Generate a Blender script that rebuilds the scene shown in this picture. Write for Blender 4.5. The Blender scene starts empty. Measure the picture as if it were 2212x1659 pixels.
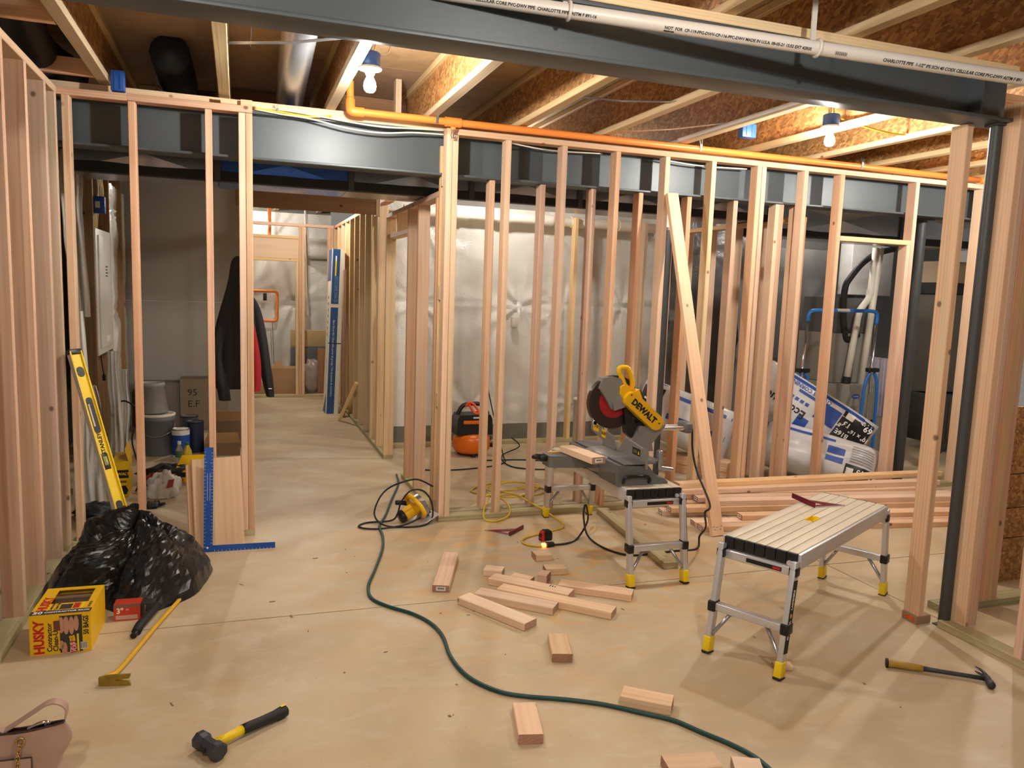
import bpy, bmesh, math, random
from mathutils import Vector, Matrix, noise
random.seed(7)
SC = bpy.context.scene
COL = SC.collection
PI = math.pi

# ------------------------------------------------------------------ camera, world, exposure
EYE = 1.58
def camera():
    y, p, r = math.radians(19.66), math.radians(6.965), math.radians(-1.9675)
    fw = Vector((math.sin(y) * math.cos(p), math.cos(y) * math.cos(p), -math.sin(p)))
    rt = Vector((math.cos(y), -math.sin(y), 0))
    dn = fw.cross(rt)
    right = rt * math.cos(r) + dn * math.sin(r)
    down = -rt * math.sin(r) + dn * math.cos(r)
    cd = bpy.data.cameras.new('camera')
    cd.sensor_width = 36
    cd.lens = 1661 / 2212 * 36
    cd.clip_start = 0.05
    co = bpy.data.objects.new('camera', cd)
    m = Matrix((right, -down, -fw)).transposed().to_4x4()
    m.translation = (0, 0, EYE)
    co.matrix_world = m
    COL.objects.link(co)
    SC.camera = co
camera()
w = bpy.data.worlds.new('world')
SC.world = w
w.use_nodes = True
w.node_tree.nodes['Background'].inputs[0].default_value = (1.0, 0.92, 0.82, 1)
w.node_tree.nodes['Background'].inputs[1].default_value = 0.20
SC.view_settings.view_transform = 'Standard'
SC.view_settings.look = 'None'
SC.view_settings.gamma = 1
SC.view_settings.use_curve_mapping = False
SC.view_settings.exposure = 0.2
BULB_POWER = 4.4

# ------------------------------------------------------------------ mesh building
class MB:
    def __init__(s):
        s.v = []; s.f = []; s.mi = []; s.sm = []
    def add(s, vs, fs, mi=0, sm=False):
        b = len(s.v)
        s.v += [tuple(v) for v in vs]
        for f in fs:
            s.f.append([b + i for i in f]); s.mi.append(mi); s.sm.append(sm)
        return s
    def box(s, lo, hi, mi=0, M=None):
        (a, b, c), (d, e, f) = lo, hi
        vs = [(a,b,c),(d,b,c),(d,e,c),(a,e,c),(a,b,f),(d,b,f),(d,e,f),(a,e,f)]
        if M: vs = [M @ Vector(v) for v in vs]
        return s.add(vs, [(0,3,2,1),(4,5,6,7),(0,1,5,4),(1,2,6,5),(2,3,7,6),(3,0,4,7)], mi)
    def rbox(s, lo, hi, r=0.005, mi=0, M=None, seg=2):
        bm = bmesh.new()
        bmesh.ops.create_cube(bm, size=1)
        lo, hi = Vector(lo), Vector(hi)
        for v in bm.verts:
            v.co = Vector([(lo[i] + hi[i]) / 2 + v.co[i] * (hi[i] - lo[i]) for i in range(3)])
        r = min(r, min(hi - lo) * 0.49)
        bmesh.ops.bevel(bm, geom=bm.edges[:], offset=r, segments=seg, profile=0.5, affect='EDGES')
        s.bm(bm, mi, M, True)
        return s
    def bm(s, bm, mi=0, M=None, sm=False):
        bm.verts.index_update()
        vs = [(M @ v.co) if M else v.co.copy() for v in bm.verts]
        s.add(vs, [[v.index for v in f.verts] for f in bm.faces], mi, sm)
        bm.free()
        return s
    def cyl(s, p0, p1, r0, r1=None, n=16, mi=0, caps=True, sm=True):
        p0, p1 = Vector(p0), Vector(p1)
        r1 = r0 if r1 is None else r1
        d = (p1 - p0).normalized()
        a = d.orthogonal().normalized(); b = d.cross(a)
        ring = [a * math.cos(2*PI*i/n) + b * math.sin(2*PI*i/n) for i in range(n)]
        s.add([p0 + q * r0 for q in ring] + [p1 + q * r1 for q in ring],
              [(i, (i+1) % n, n + (i+1) % n, n + i) for i in range(n)], mi, sm)
        if caps:
            s.add([p0 + q * r0 for q in ring], [list(range(n))[::-1]], mi)
            s.add([p1 + q * r1 for q in ring], [list(range(n))], mi)
        return s
    def tube(s, pts, r, n=8, mi=0, closed=False, flat=None):
        pts = [Vector(p) for p in pts]
        m = len(pts)
        rs = r if isinstance(r, (list, tuple)) else [r] * m
        vs = []; up = None
        for i, p in enumerate(pts):
            if closed: t = pts[(i+1) % m] - pts[i-1]
            else: t = pts[min(i+1, m-1)] - pts[max(i-1, 0)]
            t.normalize()
            if up is None: up = t.orthogonal().normalized() if flat is None else Vector(flat)
            a = (up - t * up.dot(t))
            a = a.normalized() if a.length > 1e-6 else t.orthogonal().normalized()
            if flat is None: up = a
            b = t.cross(a)
            for k in range(n):
                an = 2*PI*k/n
                vs.append(p + (a * math.cos(an) + b * math.sin(an)) * rs[i])
        fs = []
        for i in range(m if closed else m - 1):
            j = (i + 1) % m
            for k in range(n):
                k2 = (k+1) % n
                fs.append((i*n+k, i*n+k2, j*n+k2, j*n+k))
        if not closed:
            fs.append(list(range(n))[::-1]); fs.append([(m-1)*n + k for k in range(n)])
        return s.add(vs, fs, mi, True)
    def ribbon(s, pts, side, w, t=0.003, mi=0):
        """a flat strap of width w along pts; side gives its width direction"""
        pts = [Vector(p) for p in pts]; m = len(pts); vs = []
        for i, p in enumerate(pts):
            tg = (pts[min(i+1, m-1)] - pts[max(i-1, 0)]).normalized()
            sd = Vector(side[i] if isinstance(side, list) else side)
            sd = (sd - tg * sd.dot(tg)).normalized()
            nn = tg.cross(sd)
            for a, b in ((-.5, -.5), (.5, -.5), (.5, .5), (-.5, .5)):
                vs.append(p + sd * a * w + nn * b * t)
        fs = [(0,1,2,3), tuple(4*(m-1)+k for k in (3,2,1,0))]
        for i in range(m-1):
            for k in range(4):
                fs.append((4*i+k, 4*i+(k+1)%4, 4*i+4+(k+1)%4, 4*i+4+k)[::-1])
        return s.add(vs, fs, mi, False)
    def lathe(s, prof, c=(0,0,0), n=24, mi=0, M=None):
        c = Vector(c); vs = []
        for r, z in prof:
            for k in range(n):
                a = 2*PI*k/n
                v = c + Vector((r*math.cos(a), r*math.sin(a), z))
                vs.append(M @ v if M else v)
        fs = []
        for i in range(len(prof)-1):
            for k in range(n):
                fs.append((i*n+k, i*n+(k+1)%n, (i+1)*n+(k+1)%n, (i+1)*n+k))
        if prof[0][0] > 1e-5: fs.append(list(range(n))[::-1])
        if prof[-1][0] > 1e-5: fs.append([(len(prof)-1)*n+k for k in range(n)])
        return s.add(vs, fs, mi, True)
    def prism(s, poly, d0, d1, M=None, mi=0, sm=False):
        """polygon in local XY extruded along local Z from d0 to d1"""
        n = len(poly)
        T = (lambda v: M @ Vector(v)) if M else Vector
        lo = [T((x, y, d0)) for x, y in poly]; hi = [T((x, y, d1)) for x, y in poly]
        s.add(lo + hi, [(i, (i+1)%n, n+(i+1)%n, n+i) for i in range(n)], mi, sm)
        s.add(lo, [list(range(n))[::-1]], mi); s.add(hi, [list(range(n))], mi)
        return s
    def grid(s, P, mi=0, sm=True):
        nv, nu = len(P), len(P[0])
        return s.add([p for row in P for p in row],
                     [(j*nu+i, j*nu+i+1, (j+1)*nu+i+1, (j+1)*nu+i) for j in range(nv-1) for i in range(nu-1)], mi, sm)
    def mesh(s, name, mats):
        me = bpy.data.meshes.new(name)
        me.from_pydata(s.v, [], s.f)
        for m in (mats if isinstance(mats, (list, tuple)) else [mats]): me.materials.append(m)
        me.polygons.foreach_set('material_index', s.mi)
        me.polygons.foreach_set('use_smooth', s.sm)
        bm = bmesh.new(); bm.from_mesh(me)
        bmesh.ops.recalc_face_normals(bm, faces=bm.faces[:])
        bm.to_mesh(me); bm.free()
        return me
def smooth_pts(pts, k=6, closed=False):
    """Catmull-Rom through the points"""
    pts = [Vector(p) for p in pts]; out = []; m = len(pts)
    for i in range(m if closed else m-1):
        a, b, c, d = ((pts[(i-1) % m], pts[i], pts[(i+1) % m], pts[(i+2) % m]) if closed
                      else (pts[max(i-1,0)], pts[i], pts[i+1], pts[min(i+2,m-1)]))
        for j in range(k):
            t = j/k
            out.append(0.5*((2*b)+(c-a)*t+(2*a-5*b+4*c-d)*t*t+(3*b-a-3*c+d)*t**3))
    if not closed: out.append(pts[-1])
    return out
def frame(o, x, y):
    """matrix with origin o, local x along x and local z along x cross y"""
    x = Vector(x).normalized(); z = x.cross(Vector(y)).normalized(); y = z.cross(x)
    m = Matrix((x, y, z)).transposed().to_4x4(); m.translation = Vector(o)
    return m
def rot(o, deg=0, ax='Z'):
    return Matrix.Translation(Vector(o)) @ Matrix.Rotation(math.radians(deg), 4, ax)

# ------------------------------------------------------------------ objects
def ob(name, me, parent=None, M=None):
    o = bpy.data.objects.new(name, me)
    COL.objects.link(o)
    if parent: o.parent = parent
    if M is not None: o.matrix_local = M
    return o
def part(name, mb, mats, parent, M=None, label=None):
    o = ob(name, mb.mesh(name, mats), parent, M)
    if label: o['label'] = label
    return o
def tag(o, label, cat, group=None):
    o['label'] = label; o['category'] = cat
    if group: o['group'] = group
    return o
def thing(name, label, cat, loc=(0,0,0), deg=0, group=None, M=None):
    o = ob(name, None, None, M if M is not None else rot(loc, deg))
    o.empty_display_size = 0.05
    return tag(o, label, cat, group)
def solid(name, mb, mats, label, cat, M=None, group=None):
    return tag(ob(name, mb.mesh(name, mats), None, M), label, cat, group)
def struct(name, mb=None, mats=None, parent=None):
    o = ob(name, mb.mesh(name, mats) if mb else None, parent)
    if not parent: o['kind'] = 'structure'
    if not mb: o.empty_display_size = 0.1
    return o
_TXT = {}
def text_mesh(s, size, mt, align='CENTER', bold=0.0, depth=0.0003):
    k = (s, size, mt.name, align, bold)
    if k not in _TXT:
        cu = bpy.data.curves.new('t', 'FONT')
        cu.body = s; cu.size = size; cu.align_x = align; cu.align_y = 'CENTER'
        cu.extrude = depth; cu.offset = bold; cu.resolution_u = 2
        t = bpy.data.objects.new('t', cu); COL.objects.link(t)
        dg = bpy.context.evaluated_depsgraph_get()
        me = bpy.data.meshes.new_from_object(t.evaluated_get(dg))
        me.materials.clear(); me.materials.append(mt)
        me.name = 'lettering'
        bpy.data.objects.remove(t); bpy.data.curves.remove(cu)
        _TXT[k] = me
    return _TXT[k]
def text(s, size, mt, parent, M, align='CENTER', bold=0.0, sx=1.0):
    me = text_mesh(s, size, mt, align, bold)
    return ob('lettering', me, parent, M @ Matrix.Diagonal((sx, 1, 1, 1)))

# ------------------------------------------------------------------ materials
def newmat(name):
    m = bpy.data.materials.new(name); m.use_nodes = True
    nt = m.node_tree
    return m, nt, nt.nodes['Principled BSDF'], nt.nodes, nt.links
def srgb(r, g, b):
    f = lambda c: (c/255/12.92) if c/255 <= .04045 else ((c/255+.055)/1.055)**2.4
    return (f(r), f(g), f(b), 1)
def mat(name, rgb, rough=0.5, metal=0.0, vary=0.12, scale=8.0, bump=0.0, bscale=40.0, stretch=(1,1,1), emit=None, alpha=None, spec=None, coat=0):
    """plain surface with a little procedural unevenness; rgb as sRGB 0-255"""
    m, nt, bs, N, L = newmat(name)
    c = srgb(*rgb)
    tc = N.new('ShaderNodeTexCoord'); mp = N.new('ShaderNodeMapping')
    mp.inputs['Scale'].default_value = stretch
    L.new(tc.outputs['Object'], mp.inputs[0])
    if vary:
        nz = N.new('ShaderNodeTexNoise'); nz.inputs['Scale'].default_value = scale; nz.inputs['Detail'].default_value = 5
        L.new(mp.outputs[0], nz.inputs['Vector'])
        mx = N.new('ShaderNodeMix'); mx.data_type = 'RGBA'
        mx.inputs[6].default_value = [x*(1-vary) for x in c[:3]] + [1]
        mx.inputs[7].default_value = [min(1, x*(1+vary)) for x in c[:3]] + [1]
        L.new(nz.outputs[0], mx.inputs[0]); L.new(mx.outputs[2], bs.inputs['Base Color'])
    else:
        bs.inputs['Base Color'].default_value = c
    if bump:
        nb = N.new('ShaderNodeTexNoise'); nb.inputs['Scale'].default_value = bscale; nb.inputs['Detail'].default_value = 6
        bp = N.new('ShaderNodeBump'); bp.inputs['Strength'].default_value = bump; bp.inputs['Distance'].default_value = 0.01
        L.new(mp.outputs[0], nb.inputs['Vector']); L.new(nb.outputs[0], bp.inputs['Height']); L.new(bp.outputs[0], bs.inputs['Normal'])
    bs.inputs['Roughness'].default_value = rough; bs.inputs['Metallic'].default_value = metal
    if spec is not None: bs.inputs['Specular IOR Level'].default_value = spec
    if coat: bs.inputs['Coat Weight'].default_value = coat
    if emit:
        bs.inputs['Emission Color'].default_value = srgb(*emit[:3]); bs.inputs['Emission Strength'].default_value = emit[3]
    return m
def wood(name, a, b, dark, hue=0.05, fine=1.0, rough=0.65, knots=True, grey=None):
    """sawn lumber: grain runs along the mesh's local Z; tint changes from board to board"""
    m, nt, bs, N, L = newmat(name)
    tc = N.new('ShaderNodeTexCoord'); oi = N.new('ShaderNodeObjectInfo')
    off = N.new('ShaderNodeVectorMath'); off.operation = 'SCALE'; off.inputs[0].default_value = (37, 91, 53)
    L.new(oi.outputs['Random'], off.inputs['Scale'])
    ad = N.new('ShaderNodeVectorMath'); ad.operation = 'ADD'
    L.new(tc.outputs['Object'], ad.inputs[0]); L.new(off.outputs[0], ad.inputs[1])
    def mapped(sc):
        mp = N.new('ShaderNodeMapping'); mp.inputs['Scale'].default_value = sc
        L.new(ad.outputs[0], mp.inputs[0]); return mp.outputs[0]
    n1 = N.new('ShaderNodeTexNoise'); n1.inputs['Scale'].default_value = 9; n1.inputs['Detail'].default_value = 4; n1.inputs['Distortion'].default_value = 0.6
    L.new(mapped((1, 1, .09)), n1.inputs['Vector'])
    n2 = N.new('ShaderNodeTexNoise'); n2.inputs['Scale'].default_value = 90*fine; n2.inputs['Detail'].default_value = 3
    L.new(mapped((1, 1, .02)), n2.inputs['Vector'])
    wv = N.new('ShaderNodeTexWave'); wv.wave_type = 'RINGS'; wv.rings_direction = 'Z'
    wv.inputs['Scale'].default_value = 22; wv.inputs['Distortion'].default_value = 5; wv.inputs['Detail'].default_value = 2; wv.inputs['Detail Scale'].default_value = 0.8
    L.new(mapped((1, 1, .05)), wv.inputs['Vector'])
    ml = lambda x, y, op='MULTIPLY': _math(N, L, x, y, op)
    g = ml(ml(n1.outputs[0], .62), ml(ml(wv.outputs['Fac'], .13), ml(n2.outputs[0], .28), 'ADD'), 'ADD')
    rp = N.new('ShaderNodeValToRGB'); e = rp.color_ramp.elements
    e[0].position = .22; e[0].color = srgb(*dark); e[1].position = .78; e[1].color = srgb(*a)
    x = e.new(.47); x.color = srgb(*b)
    L.new(g, rp.inputs[0]); col = rp.outputs[0]
    if grey:
        gm = N.new('ShaderNodeMix'); gm.data_type = 'RGBA'; gm.inputs[7].default_value = srgb(*grey)
        n3 = N.new('ShaderNodeTexNoise'); n3.inputs['Scale'].default_value = 14; L.new(mapped((1, 1, .05)), n3.inputs['Vector'])
        r3 = N.new('ShaderNodeValToRGB'); r3.color_ramp.elements[0].position = .58; r3.color_ramp.elements[1].position = .7
        L.new(n3.outputs[0], r3.inputs[0]); L.new(ml(r3.outputs[0], .55), gm.inputs[0]); L.new(col, gm.inputs[6]); col = gm.outputs[2]
    if knots:
        vo = N.new('ShaderNodeTexVoronoi'); vo.inputs['Scale'].default_value = 6.5
        L.new(mapped((1, 1, .8)), vo.inputs['Vector'])
        r2 = N.new('ShaderNodeValToRGB'); r2.color_ramp.elements[0].position = .05; r2.color_ramp.elements[1].position = .10
        r2.color_ramp.elements[0].color = (.16, .07, .03, 1); r2.color_ramp.elements[1].color = (1, 1, 1, 1)
        L.new(vo.outputs['Distance'], r2.inputs[0])
        km = N.new('ShaderNodeMix'); km.data_type = 'RGBA'; km.blend_type = 'MULTIPLY'; 
        kc = N.new('ShaderNodeSeparateColor'); L.new(vo.outputs['Color'], kc.inputs[0])
        L.new(ml(ml(kc.outputs[0], .5, 'GREATER_THAN'), .8), km.inputs[0])
        L.new(col, km.inputs[6]); L.new(r2.outputs[0], km.inputs[7]); col = km.outputs[2]
    hs = N.new('ShaderNodeHueSaturation')
    L.new(ml(ml(ml(oi.outputs['Random'], 17.3), 1, 'MODULO'), .016, 'MULTIPLY'), _addto(N, L, .496, hs.inputs['Hue']))
    L.new(ml(ml(ml(oi.outputs['Random'], 7.7), 1, 'MODULO'), .3, 'MULTIPLY'), _addto(N, L, .84, hs.inputs['Value']))
    L.new(ml(ml(ml(oi.outputs['Random'], 29.1), 1, 'MODULO'), .25, 'MULTIPLY'), _addto(N, L, .72, hs.inputs['Saturation']))
    L.new(col, hs.inputs['Color']); L.new(hs.outputs[0], bs.inputs['Base Color'])
    bs.inputs['Roughness'].default_value = rough; bs.inputs['Specular IOR Level'].default_value = .3
    bp = N.new('ShaderNodeBump'); bp.inputs['Strength'].default_value = .15; bp.inputs['Distance'].default_value = .004
    L.new(n2.outputs[0], bp.inputs['Height']); L.new(bp.outputs[0], bs.inputs['Normal'])
    return m
def _math(N, L, a, b, op):
    n = N.new('ShaderNodeMath'); n.operation = op
    for i, q in enumerate((a, b)):
        if isinstance(q, (int, float)): n.inputs[i].default_value = q
        else: L.new(q, n.inputs[i])
    return n.outputs[0]
def _addto(N, L, c, sock):
    n = N.new('ShaderNodeMath'); n.operation = 'ADD'; n.inputs[1].default_value = c
    L.new(n.outputs[0], sock); return n.inputs[0]

W_FIR = wood('fir lumber', (232, 190, 152), (218, 168, 128), (186, 130, 92), grey=(205, 184, 150))
W_PALE = wood('pale lumber', (236, 202, 152), (222, 182, 130), (196, 150, 98))
W_TREAT = wood('treated lumber', (200, 186, 140), (178, 164, 116), (140, 126, 82))
W_FLANGE = wood('joist flange lumber', (222, 196, 150), (206, 176, 126), (170, 136, 88))
W_BROWN = wood('weathered brown lumber', (176, 128, 84), (152, 106, 66), (120, 80, 48))
W_NEW = wood('fresh cut lumber', (238, 200, 162), (228, 184, 144), (206, 154, 114))
W_END = wood('end grain', (190, 140, 110), (172, 120, 92), (140, 90, 66), knots=False)
def osb():
    m, nt, bs, N, L = newmat('oriented strand board')
    tc = N.new('ShaderNodeTexCoord')
    nz = N.new('ShaderNodeTexNoise'); nz.inputs['Scale'].default_value = 9; nz.inputs['Detail'].default_value = 2
    L.new(tc.outputs['Object'], nz.inputs['Vector'])
    def layer(sc, rotv, scale):
        mp = N.new('ShaderNodeMapping'); mp.inputs['Rotation'].default_value = rotv
        m2 = N.new('ShaderNodeMapping'); m2.inputs['Scale'].default_value = sc
        vm = N.new('ShaderNodeVectorMath'); vm.operation = 'MULTIPLY_ADD'; vm.inputs[1].default_value = (.018, .018, .018)
        L.new(tc.outputs['Object'], mp.inputs[0]); L.new(nz.outputs['Color'], vm.inputs[0]); L.new(mp.outputs[0], vm.inputs[2])
        L.new(vm.outputs[0], m2.inputs[0])
        v = N.new('ShaderNodeTexVoronoi'); v.inputs['Scale'].default_value = scale; L.new(m2.outputs[0], v.inputs['Vector'])
        sp = N.new('ShaderNodeSeparateColor'); L.new(v.outputs['Color'], sp.inputs[0]); return sp.outputs
    A = layer((1, .16, 1.1), (.5, .3, .5), 64); B = layer((1.1, 1, .16), (-.6, .2, -.4), 58); C_ = layer((.16, 1, 1), (.2, -.5, .9), 60)
    mx = N.new('ShaderNodeMix'); L.new(_math(N, L, A[1], .5, 'GREATER_THAN'), mx.inputs[0]); L.new(A[0], mx.inputs[2]); L.new(B[0], mx.inputs[3])
    m3 = N.new('ShaderNodeMix'); L.new(_math(N, L, C_[1], .66, 'GREATER_THAN'), m3.inputs[0]); L.new(mx.outputs[0], m3.inputs[2]); L.new(C_[0], m3.inputs[3])
    rp = N.new('ShaderNodeValToRGB'); e = rp.color_ramp.elements
    e[0].color = srgb(136, 94, 54); e[1].color = srgb(206, 160, 100)
    x = e.new(.5); x.color = srgb(172, 124, 74)
    L.new(m3.outputs[0], rp.inputs[0])
    L.new(rp.outputs[0], bs.inputs['Base Color']); bs.inputs['Roughness'].default_value = .6
    bp = N.new('ShaderNodeBump'); bp.inputs['Strength'].default_value = .3; bp.inputs['Distance'].default_value = .003
    L.new(m3.outputs[0], bp.inputs['Height']); L.new(bp.outputs[0], bs.inputs['Normal'])
    return m
OSB = osb()
PLY = wood('plywood', (196, 162, 116), (180, 144, 100), (150, 116, 76), knots=False)
def concrete():
    m, nt, bs, N, L = newmat('sealed concrete')
    tc = N.new('ShaderNodeTexCoord')
    def nz(scale, det=6, dist=0, st=(1,1,1)):
        mp = N.new('ShaderNodeMapping'); mp.inputs['Scale'].default_value = st
        n = N.new('ShaderNodeTexNoise'); n.inputs['Scale'].default_value = scale; n.inputs['Detail'].default_value = det; n.inputs['Distortion'].default_value = dist
        L.new(tc.outputs['Object'], mp.inputs[0]); L.new(mp.outputs[0], n.inputs['Vector']); return n.outputs[0]
    def ramp(f, stops):
        rp = N.new('ShaderNodeValToRGB'); e = rp.color_ramp.elements
        while len(e) < len(stops): e.new(.5)
        for q, (p, c) in zip(e, stops): q.position = p; q.color = c
        L.new(f, rp.inputs[0]); return rp.outputs[0]
    def mix(f, a, b):
        x = N.new('ShaderNodeMix'); x.data_type = 'RGBA'
        if isinstance(f, float): x.inputs[0].default_value = f
        else: L.new(f, x.inputs[0])
        for i, q in ((6, a), (7, b)):
            if isinstance(q, tuple): x.inputs[i].default_value = q
            else: L.new(q, x.inputs[i])
        return x.outputs[2]
    W, B = (1,1,1,1), (0,0,0,1)
    base = ramp(nz(1.5, 10, .5, (.8, 1.1, 1)), [(.3, srgb(182, 162, 130)), (.46, srgb(196, 177, 144)), (.58, srgb(203, 186, 154)), (.72, srgb(210, 197, 170))])
    base = mix(ramp(nz(2.6, 9, .9, (.7, 1.3, 1)), [(.52, B), (.68, (.35,.35,.35,1)), (.8, (.5,.5,.5,1))]), base, srgb(198, 166, 122))
    base = mix(ramp(nz(6, 10, .8, (.8, 1.2, 1)), [(.52, B), (.72, (.4,.4,.4,1))]), base, srgb(218, 208, 186))
    base = mix(ramp(nz(.8, 4, .4), [(.5, B), (.75, (.4,.4,.4,1))]), base, srgb(182, 168, 146))
    # sawdust and sealer stains on the floor around the saw
    gm = N.new('ShaderNodeTexGradient'); gm.gradient_type = 'SPHERICAL'
    mp = N.new('ShaderNodeMapping'); mp.inputs['Location'].default_value = (-.95, -2.1, 0); mp.inputs['Scale'].default_value = (.55, .52, .62)
    L.new(tc.outputs['Object'], mp.inputs[0]); L.new(mp.outputs[0], gm.inputs[0])
    st = _math(N, L, gm.outputs[1], ramp(nz(3.6, 7, 1.6, (.55, 1.6, 1)), [(.50, B), (.62, W)]), 'MULTIPLY')
    base = mix(_math(N, L, st, .95, 'MULTIPLY'), base, srgb(212, 170, 110))
    base = mix(ramp(nz(70, 3), [(.64, B), (.74, (.4,.4,.4,1))]), base, srgb(150, 126, 96))
    L.new(base, bs.inputs['Base Color'])
    L.new(ramp(nz(3, 4), [(.3, (.42,.42,.42,1)), (.7, (.6,.6,.6,1))]), bs.inputs['Roughness'])
    bp = N.new('ShaderNodeBump'); bp.inputs['Strength'].default_value = .06; bp.inputs['Distance'].default_value = .004
    L.new(nz(25, 6), bp.inputs['Height']); L.new(bp.outputs[0], bs.inputs['Normal'])
    return m
CONC = concrete()
CURB = mat('grey footing concrete', (118, 116, 104), .85, vary=.2, bump=.3)
STEEL = mat('grey primed steel', (84, 92, 96), .42, .15, vary=.1, scale=3, bump=.05)
STEELB = mat('dark primed steel', (66, 70, 72), .5, .1, vary=.1)
GALV = mat('galvanised sheet metal', (178, 181, 188), .26, .88, vary=.12, scale=6)
CHROME = mat('polished chrome', (215, 215, 218), .12, 1, vary=0)
ALU = mat('brushed aluminium', (214, 214, 218), .34, .55, vary=.08, scale=20)
ALUTOP = mat('dusty aluminium deck', (214, 204, 184), .55, .2, vary=.1, scale=6)
CASTAL = mat('cast aluminium', (150, 150, 148), .45, .5, vary=.08)
BLACKP = mat('black plastic', (22, 22, 23), .4, vary=.1)
BLACKR = mat('black rubber', (26, 27, 28), .6, vary=.1)
YEL = mat('yellow tool plastic', (240, 186, 8), .42, vary=.05)
YELL = mat('bright yellow paint', (246, 212, 20), .38, vary=.05)
YELW = mat('worn yellow paint', (226, 176, 28), .5, vary=.15, scale=14)
ORANGE = mat('orange plastic pipe', (246, 142, 62), .38, vary=.06)
ORTANK = mat('orange tank enamel', (222, 110, 18), .3, vary=.08)
PVC = mat('white plastic pipe', (214, 208, 200), .4, vary=.04)
PVCW = mat('off white plastic pipe', (232, 226, 210), .4, vary=.04)
BLUEP = mat('blue plastic', (32, 82, 164), .45, vary=.08)
BLUEM = mat('blue enamel', (38, 112, 196), .35, vary=.06)
WHITE = mat('white enamel', (224, 222, 218), .45, vary=.04)
PAPER = mat('white paper label', (236, 234, 228), .7, vary=.03)
INK = mat('black ink', (18, 18, 18), .6, vary=0)
REDINK = mat('red ink', (196, 26, 34), .5, vary=0)
BLUEINK = mat('blue ink', (28, 72, 158), .45, vary=.05)
WHITEINK = mat('white ink', (240, 240, 236), .6, vary=0)
CARD = mat('brown cardboard', (168, 134, 96), .8, vary=.1)
DRYW = mat('unpainted drywall', (164, 158, 148), .9, vary=.1, scale=1.5)
BLUEBOX = BLUEP
CABLE = mat('white cable sheath', (222, 216, 200), .5, vary=.04)
CABLEY = mat('yellow cable sheath', (232, 204, 50), .5, vary=.04)
def lampmat(name, rgb, power):
    m, nt, bs, N, L = newmat(name)
    bs.inputs['Base Color'].default_value = (1, 1, 1, 1)
    bs.inputs['Emission Color'].default_value = rgb; bs.inputs['Emission Strength'].default_value = power
    return m
BULB = lampmat('lit bulb glass', (1.0, .945, .87, 1), 330 * BULB_POWER)
BULB_DIM = lampmat('lit dimmer bulb glass', (1.0, .945, .87, 1), 200 * BULB_POWER)
BULB_FILL = lampmat('added fill bulb glass', (1.0, .945, .87, 1), 150 * BULB_POWER)
def sheetmat(name, rgb, rough, tr):
    m, nt, bs, N, L = newmat(name)
    tc = N.new('ShaderNodeTexCoord')
    mp = N.new('ShaderNodeMapping'); mp.inputs['Scale'].default_value = (2.2, 2.2, .35); L.new(tc.outputs['Object'], mp.inputs[0])
    n1 = N.new('ShaderNodeTexNoise'); n1.inputs['Scale'].default_value = 1.4; n1.inputs['Detail'].default_value = 3; L.new(mp.outputs[0], n1.inputs['Vector'])
    rp = N.new('ShaderNodeValToRGB'); e = rp.color_ramp.elements
    c = srgb(*rgb); e[0].position = .38; e[0].color = [x*.8 for x in c[:3]] + [1]; e[1].position = .6; e[1].color = c
    L.new(n1.outputs[0], rp.inputs[0]); L.new(rp.outputs[0], bs.inputs['Base Color'])
    bs.inputs['Roughness'].default_value = rough; bs.inputs['Transmission Weight'].default_value = tr
    n2 = N.new('ShaderNodeTexNoise'); n2.inputs['Scale'].default_value = 22; n2.inputs['Detail'].default_value = 3; n2.inputs['Distortion'].default_value = 1.5
    L.new(tc.outputs['Object'], n2.inputs['Vector'])
    bp = N.new('ShaderNodeBump'); bp.inputs['Strength'].default_value = .25; bp.inputs['Distance'].default_value = .02
    L.new(n2.outputs[0], bp.inputs['Height']); L.new(bp.outputs[0], bs.inputs['Normal'])
    return m
POLY = sheetmat('white vapour barrier film', (226, 224, 216), .3, 0)
POLY_SHADE = sheetmat('vapour barrier film with painted shade', (112, 112, 111), .35, 0)  # the white film again, with the utility room's dimness painted into its colour
BAGBLK = mat('black bag plastic', (20, 20, 21), .25, vary=.3, scale=5, bump=.25, bscale=30)

# ------------------------------------------------------------------ lumber
_LUM = {}
def lum_mesh(wd, th, L, m, me=None):
    k = (round(wd, 4), round(th, 4), round(L, 3), m.name, me.name if me else '')
    if k not in _LUM:
        r = min(.003, wd*.2, th*.2); a, b = wd/2, th/2
        poly = [(-a+r,-b),(a-r,-b),(a,-b+r),(a,b-r),(a-r,b),(-a+r,b),(-a,b-r),(-a,-b+r)]
        n = 8; mb = MB()
        lo = [(x, y, -L/2) for x, y in poly]; hi = [(x, y, L/2) for x, y in poly]
        mb.add(lo + hi, [(i, (i+1)%n, n+(i+1)%n, n+i) for i in range(n)])
        mb.add(lo, [list(range(n))[::-1]], 1); mb.add(hi, [list(range(n))], 1)
        _LUM[k] = mb.mesh('lumber', [m, me or m])
    return _LUM[k]
def lum(name, lo, hi, m, parent=None, end=None):
    """an axis-aligned board between two corners, grain along its longest side"""
    d = [hi[i] - lo[i] for i in range(3)]; c = Vector([(lo[i] + hi[i]) / 2 for i in range(3)])
    k = d.index(max(d))
    ax = [Vector((1,0,0)), Vector((0,1,0)), Vector((0,0,1))]
    x, y, z = ax[(k+1) % 3], ax[(k+2) % 3], ax[k]
    M = Matrix((x, y, z)).transposed().to_4x4(); M.translation = c
    return ob(name, lum_mesh(d[(k+1) % 3], d[(k+2) % 3], d[k], m, end), parent, M)
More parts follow.
